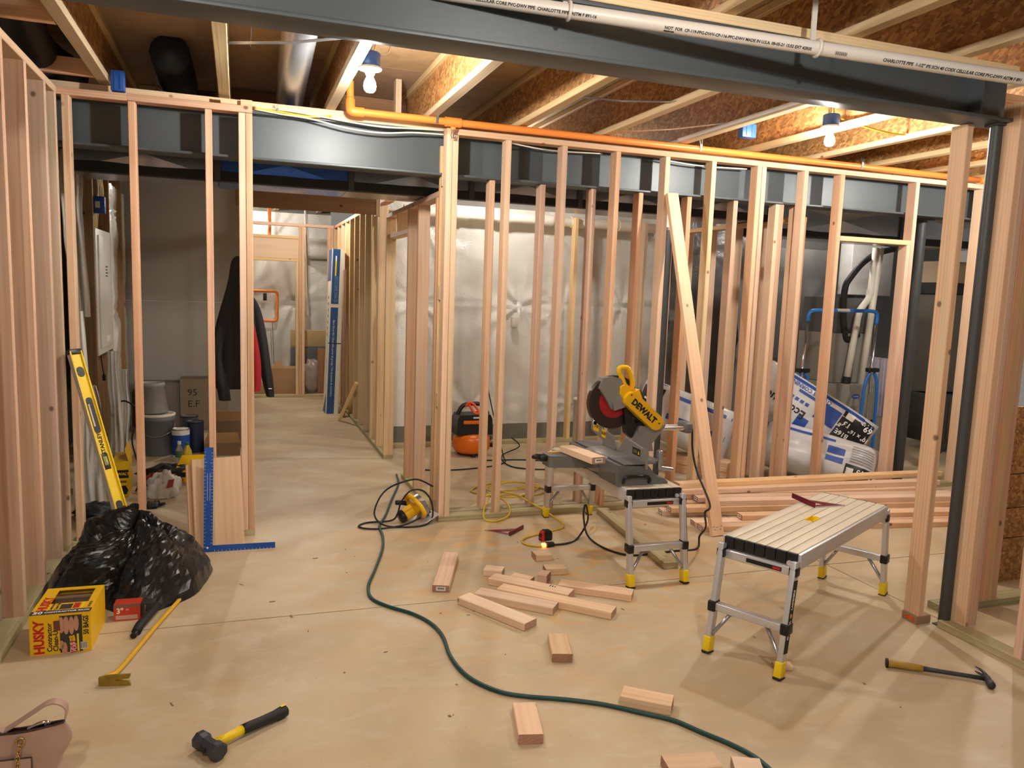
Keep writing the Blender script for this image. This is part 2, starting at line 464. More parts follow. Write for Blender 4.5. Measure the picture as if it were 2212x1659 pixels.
def lum2(name, p0, p1, wd, th, m, up=(0,0,1), parent=None, end=None):
    """a board from p0 to p1 (centre line), thickness along up, width across"""
    p0, p1 = Vector(p0), Vector(p1); z = (p1 - p0); L = z.length; z.normalize()
    y = Vector(up); y = (y - z * y.dot(z)).normalized(); x = y.cross(z)
    M = Matrix((x, y, z)).transposed().to_4x4(); M.translation = (p0 + p1) / 2
    return ob(name, lum_mesh(wd, th, L, m, end), parent, M)
T, D = .038, .089
# ================================================================== SETTING
# floor: four slabs with saw-cut joints
fl = struct('floor')
def jy(x): return 3.651 - .0235 * x
JX, G = 3.33, .007
def slab(poly):
    mb = MB(); mb.prism(poly, -.12, 0); return part('slab', mb, CONC, fl)
slab([(-4, -3), (JX-G/2, -3), (JX-G/2, jy(JX)-G/2), (-4, jy(-4)-G/2)])
slab([(JX+G/2, -3), (9, -3), (9, jy(9)-G/2), (JX+G/2, jy(JX)-G/2)])
slab([(-4, jy(-4)+G/2), (JX-G/2, jy(JX)+G/2), (JX-G/2, 13.5), (-4, 13.5)])
slab([(JX+G/2, jy(JX)+G/2), (9, jy(9)+G/2), (9, 13.5), (JX+G/2, 13.5)])
part('subgrade', MB().box((-4, -3, -.2), (9, 13.5, -.121)), mat('dark joint earth', (60, 50, 40), .9), fl)  # dark earth visible through the joint gaps

# ceiling: I-joists running away from the camera, subfloor panels on top
JB, JH = 2.65, .302                      # underside of the joists, their depth
ceil = struct('ceiling')
JX_ALL = [-2.5, -1.9, -1.3, -.70, -.07, .545, 1.165, 1.77, 2.375, 2.98, 3.58, 4.18, 4.78, 5.38, 5.98, 6.6, 7.2, 7.8]
for x in JX_ALL:
    j = part('joist', MB().box((x-.005, -2.6, JB+.036), (x+.005, 12.6, JB+JH-.036)), OSB, ceil)
    lum('flange', (x-.031, -2.6, JB), (x+.031, 12.6, JB+.038), W_FLANGE, j)
    lum('flange', (x-.031, -2.6, JB+JH-.038), (x+.031, 12.6, JB+JH), W_FLANGE, j)
for k in range(8):
    y0 = -2.6 + k*1.92
    for q in range(5):
        x0 = -3.6 + q*2.44 - (k % 2)*1.2
        part('subfloor_panel', MB().box((x0, y0, JB+JH+.002), (x0+2.436, y0+1.916, JB+JH+.02)), PLY, ceil)
# blocking between joists
for lo, hi in [((-1.27, 3.92, 2.65), (-.735, 3.96, 2.739)), ((-1.27, 4.86, 2.652), (-.735, 4.9, 2.74)),
               ((.58, 5.9, 2.66), (1.13, 5.94, 2.95)), ((-.04, 6.1, 2.66), (.51, 6.14, 2.95)), ((-.66, 6.3, 2.66), (-.1, 6.34, 2.95))]:
    lum('blocking', lo, hi, W_FIR if hi[2] < 2.8 else W_BROWN, ceil)
lum('blocking', (1.0, 5.3, 2.64), (1.04, 5.38, 2.95), W_FLANGE, ceil)

# ---- stud walls. Every plate and stud is a part of its wall.
def stud(wl, x0, y0, z0=.038, z1=2.555, dx=T, dy=D, m=None):
    return lum('stud', (x0, y0, z0), (x0+dx, y0+dy, z1), m or W_FIR, wl)
Y1 = 4.925
wl = struct('wall_middle_left')
lum('bottom_plate', (-.93, Y1, 0), (.084, Y1+D, T), W_TREAT, wl)
lum('top_plate', (-.93, Y1, 2.555), (-.58, Y1+D, 2.593), W_FIR, wl)
lum('top_plate', (-.579, Y1, 2.558), (.084, Y1+D, 2.596), W_FIR, wl)
for x in (-.905, -.577, -.177, .006, .046): stud(wl, x, Y1)
wl = struct('wall_middle_right')
lum('bottom_plate', (1.262, Y1, 0), (4.45, Y1+D, T), W_TREAT, wl)
lum('bottom_plate', (5.13, Y1, 0), (6.6, Y1+D, T), W_TREAT, wl)
lum('top_plate', (1.262, Y1, 2.555), (3.9, Y1+D, 2.593), W_FIR, wl)
lum('top_plate', (3.902, Y1, 2.555), (6.6, Y1+D, 2.593), W_FIR, wl)
for x in (1.262, 1.302, 1.663, 2.064, 2.467, 2.858, 3.243, 3.638, 3.680, 4.065, 4.413, 5.172, 5.9, 6.4): stud(wl, x, Y1, m=W_PALE if x in (1.302, 3.243) else None)
stud(wl, 5.132, Y1, z1=2.052)
lum('header', (4.452, Y1, 2.052), (5.170, Y1+D, 2.09), W_PALE, wl)
Y2 = 5.032
wl = struct('wall_middle_rear')
lum('bottom_plate', (1.35, Y2, 0), (4.3, Y2+D, T), W_TREAT, wl)
for x in (1.592, 1.958, 2.341, 2.716, 3.12, 3.523, 3.905, 3.945, 4.099): stud(wl, x, Y2, z1=2.306)
# left wall, seen along its length
wl = struct('wall_left')
XL = -.925
lum('bottom_plate', (XL-D, -1.2, 0), (XL, 4.92, T), W_TREAT, wl)
lum('top_plate', (XL-D, -1.2, 2.555), (XL, 4.92, 2.593), W_FIR, wl)
for y in (-.75, -.34, .07, .48, .89, 1.3, 1.71, 2.12, 2.53, 2.94, 3.39, 3.86, 4.25, 4.64, 4.88):
    stud(wl, XL-D, y, dx=D, dy=T)
# short wall beside the hallway opening, with a doorway
XH = 1.258
wl = struct('wall_hall_near')
lum('bottom_plate', (XH, 5.12, 0), (XH+D, 6.185, T), W_TREAT, wl)
lum('top_plate', (XH, 5.05, 2.18), (XH+D, 7.0, 2.218), W_FIR, wl)
for y in (5.14, 5.70, 6.055): stud(wl, XH, y, z1=2.18, dx=D, dy=T, m=W_FIR)
stud(wl, XH-.002, 5.055, dx=D, dy=T, z1=2.5, z0=0, m=W_PALE)
for z in (.78, 1.50, 2.24):
    lum('blocking', (XH, 5.015, z), (XH+T, 5.054, z+.089), W_PALE, wl)
lum('header', (XH, 6.094, 1.995), (XH+D, 6.9, 2.033), W_PALE, wl)
stud(wl, XH, 6.5, z0=2.034, z1=2.18, dx=D, dy=T, m=W_PALE)
# long wall down the hallway
wl = struct('wall_hall_far')
XF = 1.238
lum('bottom_plate', (XF, 6.9, 0), (XF+D, 10.95, T), W_TREAT, wl)
lum('top_plate', (XF, 7.02, 2.33), (XF+D, 10.95, 2.368), W_FIR, wl)
for y in (6.902, 7.3, 7.34, 7.7, 8.1, 8.5, 8.9, 9.3, 9.7, 10.1, 10.5, 10.9):
    stud(wl, XF, y, z1=2.178 if y < 7 else 2.33, dx=D, dy=T, m=W_PALE)
stud(wl, 1.15, 6.95, z0=2.19, z1=2.62, m=W_PALE)
# wall with a door at the far end of the hallway
wl = struct('wall_end')
YE = 10.95
lum('bottom_plate', (-.9, YE, 0), (1.33, YE+D, T), W_TREAT, wl)
lum('top_plate', (-.9, YE, 2.335), (1.24, YE+D, 2.373), W_FIR, wl)
stud(wl, .735, YE, z1=1.862, m=W_PALE); 
for x in (.775, .815, 1.16, 1.2): stud(wl, x, YE, z1=2.335)
lum('header', (-.9, YE, 1.862), (.774, YE+D, 1.90), W_PALE, wl)
lum('header_board', (-.9, YE+.01, 1.901), (.774, YE+D, 2.165), W_NEW, wl)
lum('header', (-.9, YE, 2.166), (.774, YE+D, 2.204), W_PALE, wl)
# utility partition behind the stud wall
wl = struct('wall_utility')
lum('bottom_plate', (4.2, 5.13, 0), (4.289, 7.3, T), W_TREAT, wl)
lum('top_plate', (4.2, 5.13, 2.2), (4.289, 7.3, 2.238), W_FIR, wl)
for y in (5.13, 5.55, 5.95, 6.35, 6.75, 7.15): stud(wl, 4.2, y, z1=2.2, dx=D, dy=T)
# right hand wall and the opening under the front beam
wl = struct('wall_right')
lum('bottom_plate', (3.235, -.6, 0), (3.324, 2.70, T), W_TREAT, wl)
for y in (2.27, 1.87, 1.46, 1.05): stud(wl, 3.235, y, z1=2.55, dx=D, dy=T)
stud(wl, 3.300, 2.605, z1=2.49); stud(wl, 3.339, 2.605, z1=2.49)
lum('bottom_plate', (3.155, 2.75, 0), (3.245, 2.84, .042), W_BROWN, wl)
part('mark', MB().box((3.1535, 2.765, .012), (3.1545, 2.82, .03)), mat('orange paint mark', (220, 96, 30), .6, vary=.4, scale=60), wl)
stud(wl, 3.16, 2.75, z0=.042, z1=2.408)
wl = struct('wall_right_rear')
lum('bottom_plate', (3.40, 2.82, 0), (6.2, 2.909, T), W_TREAT, wl)
lum('top_plate', (3.40, 2.82, 2.555), (6.2, 2.909, 2.593), W_FIR, wl)
for x in (3.622, 3.662, 3.702, 3.742, 4.06, 4.46): stud(wl, x, 2.82, m=W_PALE if x == 3.702 else None)
# stack of strand board strips standing beyond that wall
t = thing('strand_board_partition', 'low partition of four strand board strips at the right edge, behind the right studs', 'partition', (4.06, 3.08, 0))
for z0, z1 in ((0, .257), (.262, .435), (.440, .634), (.639, 1.025)):
    part('panel', MB().rbox((0, 0, z0), (1.3, .018, z1), .002), OSB, t)
part('added_backing', MB().box((.01, .019, 0), (1.3, .03, 1.02)), W_BROWN, t)  # added behind the strips so no light shows through the seams

# ---- outer walls with their sheeting
def wrinkle(x, z, pins, seed):
    h = 0.0
    for px, pz, amp in pins:
        dx, dz = x-px, z-pz; r = math.hypot(dx, dz)
        a = math.atan2(dz, dx)
        h += 2.1 * amp * math.exp(-r/.34) * noise.noise((math.cos(a)*3.2 + px*7, math.sin(a)*3.2, pz*5)) * min(1, r/.05)
    h += .018 * noise.noise((x*2.3+seed, z*1.1, seed)) + .012*abs(noise.noise((x*5+z*3.3, z*5-x*3, seed+4)))
    h -= .012 * math.exp(-((z-1.3)/.02)**2)
    return h
def film(name, o, ux, W, H, pins, seed, m, parent, n=110, nz_=70):
    """a wrinkled film hung on a wall: origin o, run along the horizontal unit vector ux"""
    ux = Vector(ux); nrm = Vector((ux.y, -ux.x, 0)); rows = []
    for j in range(nz_+1):
        z = H*j/nz_
        rows.append([Vector(o) + ux*(W*i/n) + Vector((0,0,z)) + nrm*(wrinkle(W*i/n, z, pins, seed)) for i in range(n+1)])
    return part(name, MB().grid(rows), m, parent)
wb = struct('wall_back')
part('footing', MB().box((1.36, 7.6, 0), (8.6, 7.8, .17)), CURB, wb)
lum('bottom_plate', (1.36, 7.36, 0), (4.19, 7.449, T), W_TREAT, wb)
part('foundation', MB().box((1.36, 7.72, .17), (8.6, 7.9, 2.95)), CURB, wb)
pins = [(.35, 1.28, .03), (1.42, 1.28, .04), (2.6, 1.3, .03), (.9, .2, .03), (.4, 2.0, .025), (2.1, .25, .03), (1.75, 2.1, .02), (3.0, .3, .03), (1.9, 1.3, .02), (3.1, 1.9, .02)]
film('vapour_barrier', (1.36, 7.62, .14), (1,0,0), 3.2, 2.5, pins, 3.1, POLY, wb, 170, 100)
film('vapour_barrier', (4.56, 7.60, .14), (1,0,0), 4.0, 2.5, pins, 9.7, POLY_SHADE, wb, 100, 60)
for x in (3.261, 4.07): stud(wb, x, 7.36, z1=2.34, m=W_PALE)
we = struct('wall_far')
part('foundation', MB().box((-2.6, 12.4, 0), (1.35, 12.6, 2.95)), CURB, we)
film('vapour_barrier', (-2.4, 12.3, .02), (1,0,0), 3.75, 2.6, [(2.4, 1.3, .03), (3.2, 1.25, .04), (2.9, 2.2, .03), (2.2, 2.1, .03)], 5.5, POLY, we, 120, 70)
part('vapour_barrier', MB().rbox((.8, 12.1, 1.95), (1.34, 12.29, 2.25), .07, seg=4), POLY, we)
wx = struct('wall_exterior_left')
part('foundation', MB().box((-1.62, 4.9, 0), (-1.5, 9.0, 2.95)), CURB, wx)
for y in (5.3, 6.745, 7.54, 8.3): lum('stud', (-1.18, y, .0), (-1.05, y+T, 2.64), W_BROWN, wx)
film('vapour_barrier', (-1.09, 7.6, .0), (0, 1, 0), 1.2, 2.4, [(.2, 2.2, .05), (.7, 1.2, .04)], 2.2, POLY, wx, 40, 50)
wd = struct('wall_rear_left')
part('drywall_panel', MB().box((-1.5, 8.95, 1.34), (.12, 8.965, 2.94)), DRYW, wd)
part('drywall_panel', MB().box((-1.5, 8.95, 0), (.12, 8.965, 1.337)), DRYW, wd)
part('drywall_panel', MB().box((.105, 8.97, 0), (.12, 10.94, 2.64)), DRYW, wd)
for x in (-1.2, -.6, 0): lum('stud', (x, 8.97, 0), (x+T, 9.05, 2.64), W_FIR, wd)
# ================================================================== STEEL, DUCTS, PIPES, LAMPS
def ibeam(x0, x1, yc, z0, z1, bw, name, label, end=None):
    t = thing(name, label, 'beam', (x0, yc, z0))
    L, h = x1-x0, z1-z0
    part('web', MB().box((0, -.006, .014), (L, .006, h-.014)), STEEL, t)
    part('flange', MB().rbox((0, -bw/2, 0), (L, bw/2, .015), .002), STEEL, t)
    part('flange', MB().rbox((0, -bw/2, h-.015), (L, bw/2, h), .002), STEEL, t)
    if end is not None:
        part('end_plate', MB().box((end, -bw/2+.005, .016), (end+.012, bw/2-.005, h-.016)), STEEL, t)
    return t
b = ibeam(-3.2, 3.33, 2.72, 2.41, 2.612, .16, 'steel_beam', 'large grey steel beam crossing overhead at the front, behind the white pipe', 6.3)
lum('nailer', (0, -.085, .2025), (6.5, .075, .2395), W_PALE, b)
b = ibeam(-1.45, 6.8, 5.1, 2.308, 2.59, .165, 'steel_beam', 'grey steel beam running behind the tops of the middle stud wall')
lum('nailer', (0, -.07, .2825), (8.2, .07, .3405), W_PALE, b)
# columns
def column(x, y, r, z1, label, top=False, plate=.07):
    t = thing('steel_column', label, 'column', (x, y, 0))
    part('shaft', MB().cyl((0,0,.006), (0,0,z1-.012), r, n=24), STEELB, t)
    part('base_plate', MB().box((-plate,-plate,0), (plate,plate,.006)), STEELB, t)
    part('cap_plate', MB().box((-plate,-plate,z1-.012), (plate,plate,z1)), STEELB, t)
    if top:
        part('inner_tube', MB().cyl((0,0,z1-.24), (0,0,z1-.02), r+.002, n=24), GALV, t)
        g = MB()
        for i in range(7):
            a0, a1 = [math.radians(-150 + (i+k)*18) for k in (0,1)]
            g.add([((r+.003)*math.cos(a0), (r+.003)*math.sin(a0), z1-.22), ((r+.003)*math.cos(a1), (r+.003)*math.sin(a1), z1-.22),
                   ((r+.003)*math.cos(a1), (r+.003)*math.sin(a1), z1-.07), ((r+.003)*math.cos(a0), (r+.003)*math.sin(a0), z1-.07)], [(0,1,2,3)])
        part('sticker', g, PAPER, t, label='white printed sticker')
column(3.282, 2.705, .027, 2.41, 'slim dark steel column between the two posts at the right, under the front beam', plate=.035)
column(3.057, 5.2, .045, 2.308, 'steel column with white sticker behind the diagonal brace, under the rear beam', True)
column(5.56, 5.2, .042, 2.308, 'grey steel column behind the right jamb of the small doorway')

# rectangular ducts behind the rear beam
def duct(x0, x1, y0, y1, z0, z1, label, n, m=GALV):
    t = thing('duct', label, 'duct', (x0, y0, z0))
    w_, d_, h_ = (x1-x0)/n, y1-y0, z1-z0
    for i in range(n):
        a, b_ = i*w_+.002, (i+1)*w_-.002
        c = ((a+b_)/2, -.014, h_*.5)
        mb = MB()
        mb.add([(a,0,0),(b_,0,0),(b_,0,h_),(a,0,h_),c], [(0,1,4),(1,2,4),(2,3,4),(3,0,4)])
        c2 = ((a+b_)/2, d_/2, -.012)
        mb.add([(a,0,0),(b_,0,0),(b_,d_,0),(a,d_,0),c2], [(0,1,4),(1,2,4),(2,3,4),(3,0,4)])
        mb.add([(a,0,h_),(b_,0,h_),(b_,d_,h_),(a,d_,h_)], [(0,1,2,3)])
        mb.add([(a,d_,0),(b_,d_,0),(b_,d_,h_),(a,d_,h_)], [(0,1,2,3)])
        part('panel', mb, m if not (i == 1 and n == 6) else mat('sheet metal with painted blue reflection', (84, 132, 228), .22, .6), t)  # a blue reflection is painted into the colour of one panel
        if i: part('seam', MB().rbox((a-.022, -.02, -.018), (a+.018, .0, h_), .003), STEELB, t)
    mb = MB()
    pts = [(x, -.018 + .004*noise.noise((x*4, 0, 0)), .02 + .012*noise.noise((x*3, 1, 0))) for x in [i*(x1-x0)/60 for i in range(61)]]
    for (a, b_) in zip(pts, pts[1:]):
        mb.add([(a[0], -.016, -.02), (b_[0], -.016, -.02), (b_[0], b_[1], b_[2]+.02), (a[0], a[1], a[2]+.02)], [(0,1,2,3)])
        mb.add([(a[0], -.016, -.02), (b_[0], -.016, -.02), (b_[0], .05, -.021), (a[0], .05, -.021)], [(0,1,2,3)])
    part('mastic', mb, BLACKR, t, label='black mastic sealing the bottom corner')
    return t
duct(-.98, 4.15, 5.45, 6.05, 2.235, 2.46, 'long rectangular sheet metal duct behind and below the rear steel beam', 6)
duct(4.5, 7.3, 5.75, 6.35, 2.16, 2.45, 'dark sheet metal duct over the furnace behind the right studs', 2)
t = thing('round_duct', 'round galvanised duct rising between the ceiling joists left of the bulb', 'duct', (.27, 5.25, 0))
part('pipe', MB().cyl((-.04, -3.2, 2.80), (.06, .3, 2.78), .088, n=28), GALV, t)
part('elbow', MB().tube([(.06, .28, 2.78), (.075, .37, 2.76), (.08, .43, 2.70), (.08, .46, 2.55), (.08, .46, 2.47)], .088, 24), GALV, t)
t = thing('round_duct', 'dark insulated flexible duct between the joists at upper left', 'duct', (-.36, 5.3, 2.66))
part('sleeve', MB().tube(smooth_pts([(0, -.3, .2), (.02, .1, .12), (-.02, .5, .16), (0, 1.2, .15)], 5), .11, 16), BLACKR, t)
part('collar', MB().cyl((.0, .02, .16), (.01, .06, .15), .118, n=20), GALV, t)
for y0, a0, a1 in ((-.12, 200, 250), (-.02, 215, 300), (.16, 190, 235), (.22, 255, 310)):
    rows = [[(.118*math.cos(math.radians(a0+(a1-a0)*i/6))+.0, y0+.05*j+.012*noise.noise((i, j, a0)), .13+.118*math.sin(math.radians(a0+(a1-a0)*i/6))) for i in range(7)] for j in range(3)]
    part('foil_patch', MB().grid(rows), GALV, t, label='torn foil patch')
t = thing('round_duct', 'black flexible duct above the left wall between the first joists', 'duct', (-1.0, 4.2, 2.74))
part('sleeve', MB().tube(smooth_pts([(-.1, -1.2, .1), (.05, -.2, .12), (.0, .6, .02), (.05, 1.3, .05)], 5), .1, 16), BLACKR, t)

# bare bulbs in blue boxes
def bulb(x, y, zb, label, cords=True, glow=None):
    t = thing('bare_bulb_lamp', label, 'lamp', (x, y, zb))
    part('bulb', MB().lathe([(.0135, .055), (.014, .048), (.02, .035), (.028, .018), (.031, 0), (.028, -.017), (.018, -.028), (.004, -.032), (0, -.0325)], n=20), glow or BULB, t)
    part('socket', MB().cyl((0,0,.052), (0,0,.078), .02, .03, n=20), WHITE, t)
    part('holder', MB().lathe([(.03, .074), (.056, .078), (.06, .084), (.05, .092), (0, .094)], n=28), WHITE, t)
    part('junction_box', MB().lathe([(.046, .092), (.05, .1), (.05, .155), (.044, .16), (0, .16)], n=24), BLUEP, t)
    if cords:
        part('cable', MB().tube(smooth_pts([(.02, 0, .155), (.03, .02, .21), (.06, .05, .24), (.1, .02, .22), (.09, -.01, .17), (.05, -.01, .15)], 6), .005), CABLE, t)
        part('cable', MB().tube(smooth_pts([(0, .02, .155), (.02, .05, .22), (.04, .3, .28)], 6), .005), CABLE, t)
        part('cable', MB().tube(smooth_pts([(-.02, 0, .155), (-.05, -.02, .2), (-.08, .03, .23), (-.04, .08, .25)], 6), .005), CABLE, t)
    return t
bulb(.624, 4.0, 2.563, 'lit bare bulb hanging left of centre, in front of the sheet metal duct')
bulb(3.468, 4.0, 2.565, 'lit bare bulb hanging at the right above the stud wall')
bulb(2.32, 6.75, 2.575, 'lit bare bulb in the room behind the middle stud wall', False, BULB_DIM)
bulb(.625, 9.3, 2.60, 'lit bare bulb far down the hallway', False)
bulb(-.15, 11.75, 2.57, 'added bare bulb, out of view, lighting the far room beyond the hallway doorway', False, BULB_DIM)  # added out of view to brighten the sheeting in the far room
bulb(5.9, 6.8, 2.55, 'added bare bulb, out of view, brightening the furnace area', False, BULB_FILL)  # unseen fill added to brighten the white box and flues
bulb(1.25, .95, 2.60, 'lit bare bulb on the near ceiling above the camera', False)
bulb(-.62, .45, 2.60, 'lit bare bulb on the ceiling behind the camera', False)
bulb(5.3, 3.9, 2.575, 'lit bare bulb beyond the right posts', False)

# orange sprinkler pipe
t = thing('sprinkler_pipe', 'orange sprinkler pipe running along the top of the middle stud wall', 'pipe', (.652, 4.89, 2.622))
part('pipe', MB().tube(smooth_pts([(0, .06, .19), (0, .05, .1), (0, .01, .02), (.01, 0, .003), (.05, 0, 0)], 5) + [Vector((2, 0, 0)), Vector((4, 0, 0)), Vector((5.15, 0, -.005))], .0225, 16), ORANGE, t)
part('elbow', MB().tube(smooth_pts([(0, .045, .075), (-.003, .012, .02), (.012, -.002, .0), (.075, 0, 0)], 6), .029, 16), ORANGE, t)
part('tee', MB().cyl((.585, 0, 0), (.69, 0, 0), .0295, n=18), ORANGE, t)
part('tee', MB().cyl((.64, 0, -.03), (.64, 0, -.048), .017, n=14), ORANGE, t)
part('end_cap', MB().cyl((5.15, 0, -.005), (5.19, 0, -.005), .028, n=18), ORANGE, t)
part('sprinkler_head', MB().cyl((.64,0,-.048), (.64,0,-.062), .012, n=12).cyl((.64,0,-.062), (.64,0,-.10), .004, n=8).cyl((.64,0,-.1), (.64,0,-.104), .013, n=14).tube([(.63,0,-.062), (.627,0,-.08), (.635,0,-.1)], .003, 6).tube([(.65,0,-.062), (.653,0,-.08), (.645,0,-.1)], .003, 6), CHROME, t)
def clip(x):
    c = MB()
    for s in (-1, 1):
        c.ribbon([(x+s*.012, -.012, .075), (x+s*.006, -.0255, .03), (x+s*.003, -.0265, 0), (x+s*.004, -.02, -.02)], (1,0,0), .009, .0015)
    part('clip', c, GALV, t)
for x in (.53, 2.45, 3.9): clip(x)

# white plastic drain pipe hung in front of the front beam
A, B = Vector((.50, 2.72, 2.585)), Vector((2.95, 2.31, 2.473))
t = thing('drain_pipe', 'long white plastic drain pipe with printed lettering hung under the front joists', 'pipe', A)
d = B - A
part('pipe', MB().cyl(d*-.55, d*1.16, .0255, n=24), PVC, t)
PD = d.normalized()
pn = (Vector((0,0,EYE)) - (A+d*.5)); pn = (pn - PD*pn.dot(PD)).normalized()
def pipe_text(s_, k, size, up):
    M = frame(PD*(d.length*k) + (pn*math.cos(up) + PD.cross(pn)*-math.sin(up))*.0258, PD, (pn.cross(PD)*math.cos(up)+pn*-math.sin(up)))
    return text(s_, size, INK, t, M, 'LEFT', bold=.0004)
pipe_text('4112 1-1/2" IPS SCH 40 COEX CELLULAR CORE PVC-DWV PIPE  CHARLOTTE PIPE  ASTM F 891-16', .035, .0145, -.25)
pipe_text('NOT  FOR  CP-119-PPG-DWV-CP-116-PPC-DWV MADE IN U.S.A. 08-05-21 15:52 EXT 42R05', .385, .0145, -.25)
pipe_text('PRESSURE', .385, .009, -.75)
pipe_text('CHARLOTTE PIPE  1-1/2" IPS SCH 40 COEX CELLULAR CORE PVC-DWV ASTM F 891', .735, .0165, -.25)
bar = MB()
for i in range(14): bar.box((i*.0035, -.006, 0), (i*.0035+.0012+.001*(i % 2), .006, .0004))
part('print', bar, INK, t, frame(PD*(d.length*.655) + (pn*math.cos(-.25) + PD.cross(pn)*math.sin(.25))*.0258, PD, pn.cross(PD)))
for k, hz in ((.245, .17), (.63, .25)):
    c = d*k
    part('hanger_ring', MB().tube([c + (pn*math.cos(a) + PD.cross(pn)*math.sin(a))*.029 + PD*0 for a in [2*PI*i/20 for i in range(20)]], .0065, 8, closed=True), PVC, t)
    part('hanger_strap', MB().box((c.x-.013, c.y+.024, c.z+.012), (c.x+.009, c.y+.03, c.z+hz)), PVC, t)

# metal bridging straps under the joists
def strap(p0, p1, label):
    solid('bridging_strap', MB().ribbon([p0, ((p0[0]+p1[0])/2, (p0[1]+p1[1])/2, (p0[2]+p1[2])/2 - .012), p1], (0, 1, 0), .035, .002), GALV, label, 'strap')
strap((1.80, 4.23, 2.70), (2.35, 3.97, 2.67), 'grey metal strap under the joists right of centre, near the front beam')
strap((2.41, 4.82, 2.66), (2.95, 4.3, 2.68), 'light metal strap under the joists just above the orange pipe')
strap((-.04, 3.91, 2.655), (.51, 3.6, 2.67), 'pale metal strap between the joists left of the first bulb')
t = thing('metal_channel', 'white metal channel fixed along a joist left of the right bulb', 'channel', (2.93, 3.3, 2.655))
part('web', MB().box((0, 0, 0), (.07, 1.6, .003)), WHITE, t)
part('lip', MB().box((-.003, 0, 0), (0, 1.6, .025)), WHITE, t); part('lip', MB().box((.07, 0, 0), (.073, 1.6, .025)), WHITE, t)
# cables lying on the rear beam
for i, (dz, m, lb) in enumerate(((0, CABLE, 'white cable lying on the rear beam, upper one of the hallway bundle'), (-.013, CABLEY, 'yellow cable in the bundle on the rear beam above the hallway'),
                                 (-.025, CABLE, 'white cable sagging below the others on the rear beam above the hallway'))):
    pts = [(.10, 5.00+i*.004, 2.612+dz*.5), (.25, 4.995, 2.608+dz), (.42, 4.99, 2.598+dz), (.64, 4.985, 2.578+dz*1.6), (.85, 4.985, 2.568+dz*1.5), (1.05, 4.99, 2.578+dz), (1.26, 5.0, 2.588+dz)]
    if i == 1: pts = pts[:3] + [(.55, 5.0, 2.605)]
    solid('cable', MB().tube(smooth_pts(pts, 6), .0055), m, lb, 'cable')
solid('cable_staple', MB().tube([(.226, 4.985, 2.595), (.226, 4.978, 2.635), (.234, 4.978, 2.635), (.234, 4.985, 2.595)], .0025, 6), PVC, 'small white staple holding the cable bundle on the rear beam', 'staple')
solid('cable', MB().tube(smooth_pts([(3.50, 4.0, 2.72), (3.7, 4.02, 2.69), (4.1, 4.08, 2.68), (4.55, 4.1, 2.73), (5.0, 4.15, 2.80)], 6), .006), CABLEY, 'yellow cable swagged along the joist right of the right bulb', 'cable')
solid('cable', MB().tube(smooth_pts([(1.7, 4.96, 2.545), (2.0, 5.01, 2.533), (2.4, 5.01, 2.545)], 6), .005), CABLE, 'white cable behind the top plate right of the sprinkler head', 'cable')
solid('cable', MB().tube(smooth_pts([(2.9, 5.01, 2.545), (3.2, 5.01, 2.53), (3.6, 5.01, 2.54)], 6), .005), CABLE, 'white cable behind the top plate above the diagonal brace', 'cable')
# blue electrical boxes
def ebox(loc, s_, label, lab=False):
    t = thing('electrical_box', label, 'box', loc)
    part('body', MB().rbox((-s_[0]/2, -s_[1]/2, -s_[2]/2), (s_[0]/2, s_[1]/2, s_[2]/2), .004), BLUEP, t)
    for k in (-1, 1): part('rib', MB().box((k*s_[0]*.2-.003, -s_[1]/2-.003, -s_[2]*.4), (k*s_[0]*.2+.003, -s_[1]/2, s_[2]*.4)), BLUEP, t)
    if lab: part('sticker', MB().box((-.02, -s_[1]/2-.002, -.025), (.02, -s_[1]/2-.0005, .025)), PAPER, t)
ebox((-.622, 4.93, 2.655), (.07, .05, .11), 'blue plastic electrical box at the end of the left joist above the top plate')
ebox((-1.03, 6.87, 2.13), (.10, .06, .13), 'blue electrical box with white sticker on the stud above the breaker panel', True)
ebox((3.25, 4.55, 2.70), (.11, .06, .09), 'blue electrical box behind the orange pipe left of the right bulb')
# wooden soffit beam over the hallway
tag(lum('soffit_beam', (-.02, 6.95, 2.20), (1.147, 6.99, 2.39), W_BROWN), 'brown wooden soffit beam crossing the hallway under the duct', 'beam')
tag(lum2('wood_scrap', (-.09, 4.97, 2.615), (.0, 4.97, 2.615), .05, .03, W_FIR), 'short pale wood scrap on the top plate above the hallway jamb', 'wood')
tag(lum2('wood_scrap', (.02, 4.98, 2.618), (.085, 4.98, 2.618), .04, .04, W_PALE), 'small yellowish wood scrap at the end of the top plate above the hallway jamb', 'wood')
# white drain pipe along the back wall
t = thing('drain_pipe', 'white drain pipe with couplings along the top of the back wall sheeting', 'pipe', (1.5, 7.46, 2.31))
part('pipe', MB().cyl((0, 0, 0), (3.0, 0, -.02), .05, n=24), PVCW, t)
for x in (.5, .95, 1.4, 1.75, 2.3): part('coupling', MB().cyl((x, 0, -x*.0067), (x+.14, 0, -(x+.14)*.0067), .058, n=24), PVCW, t)
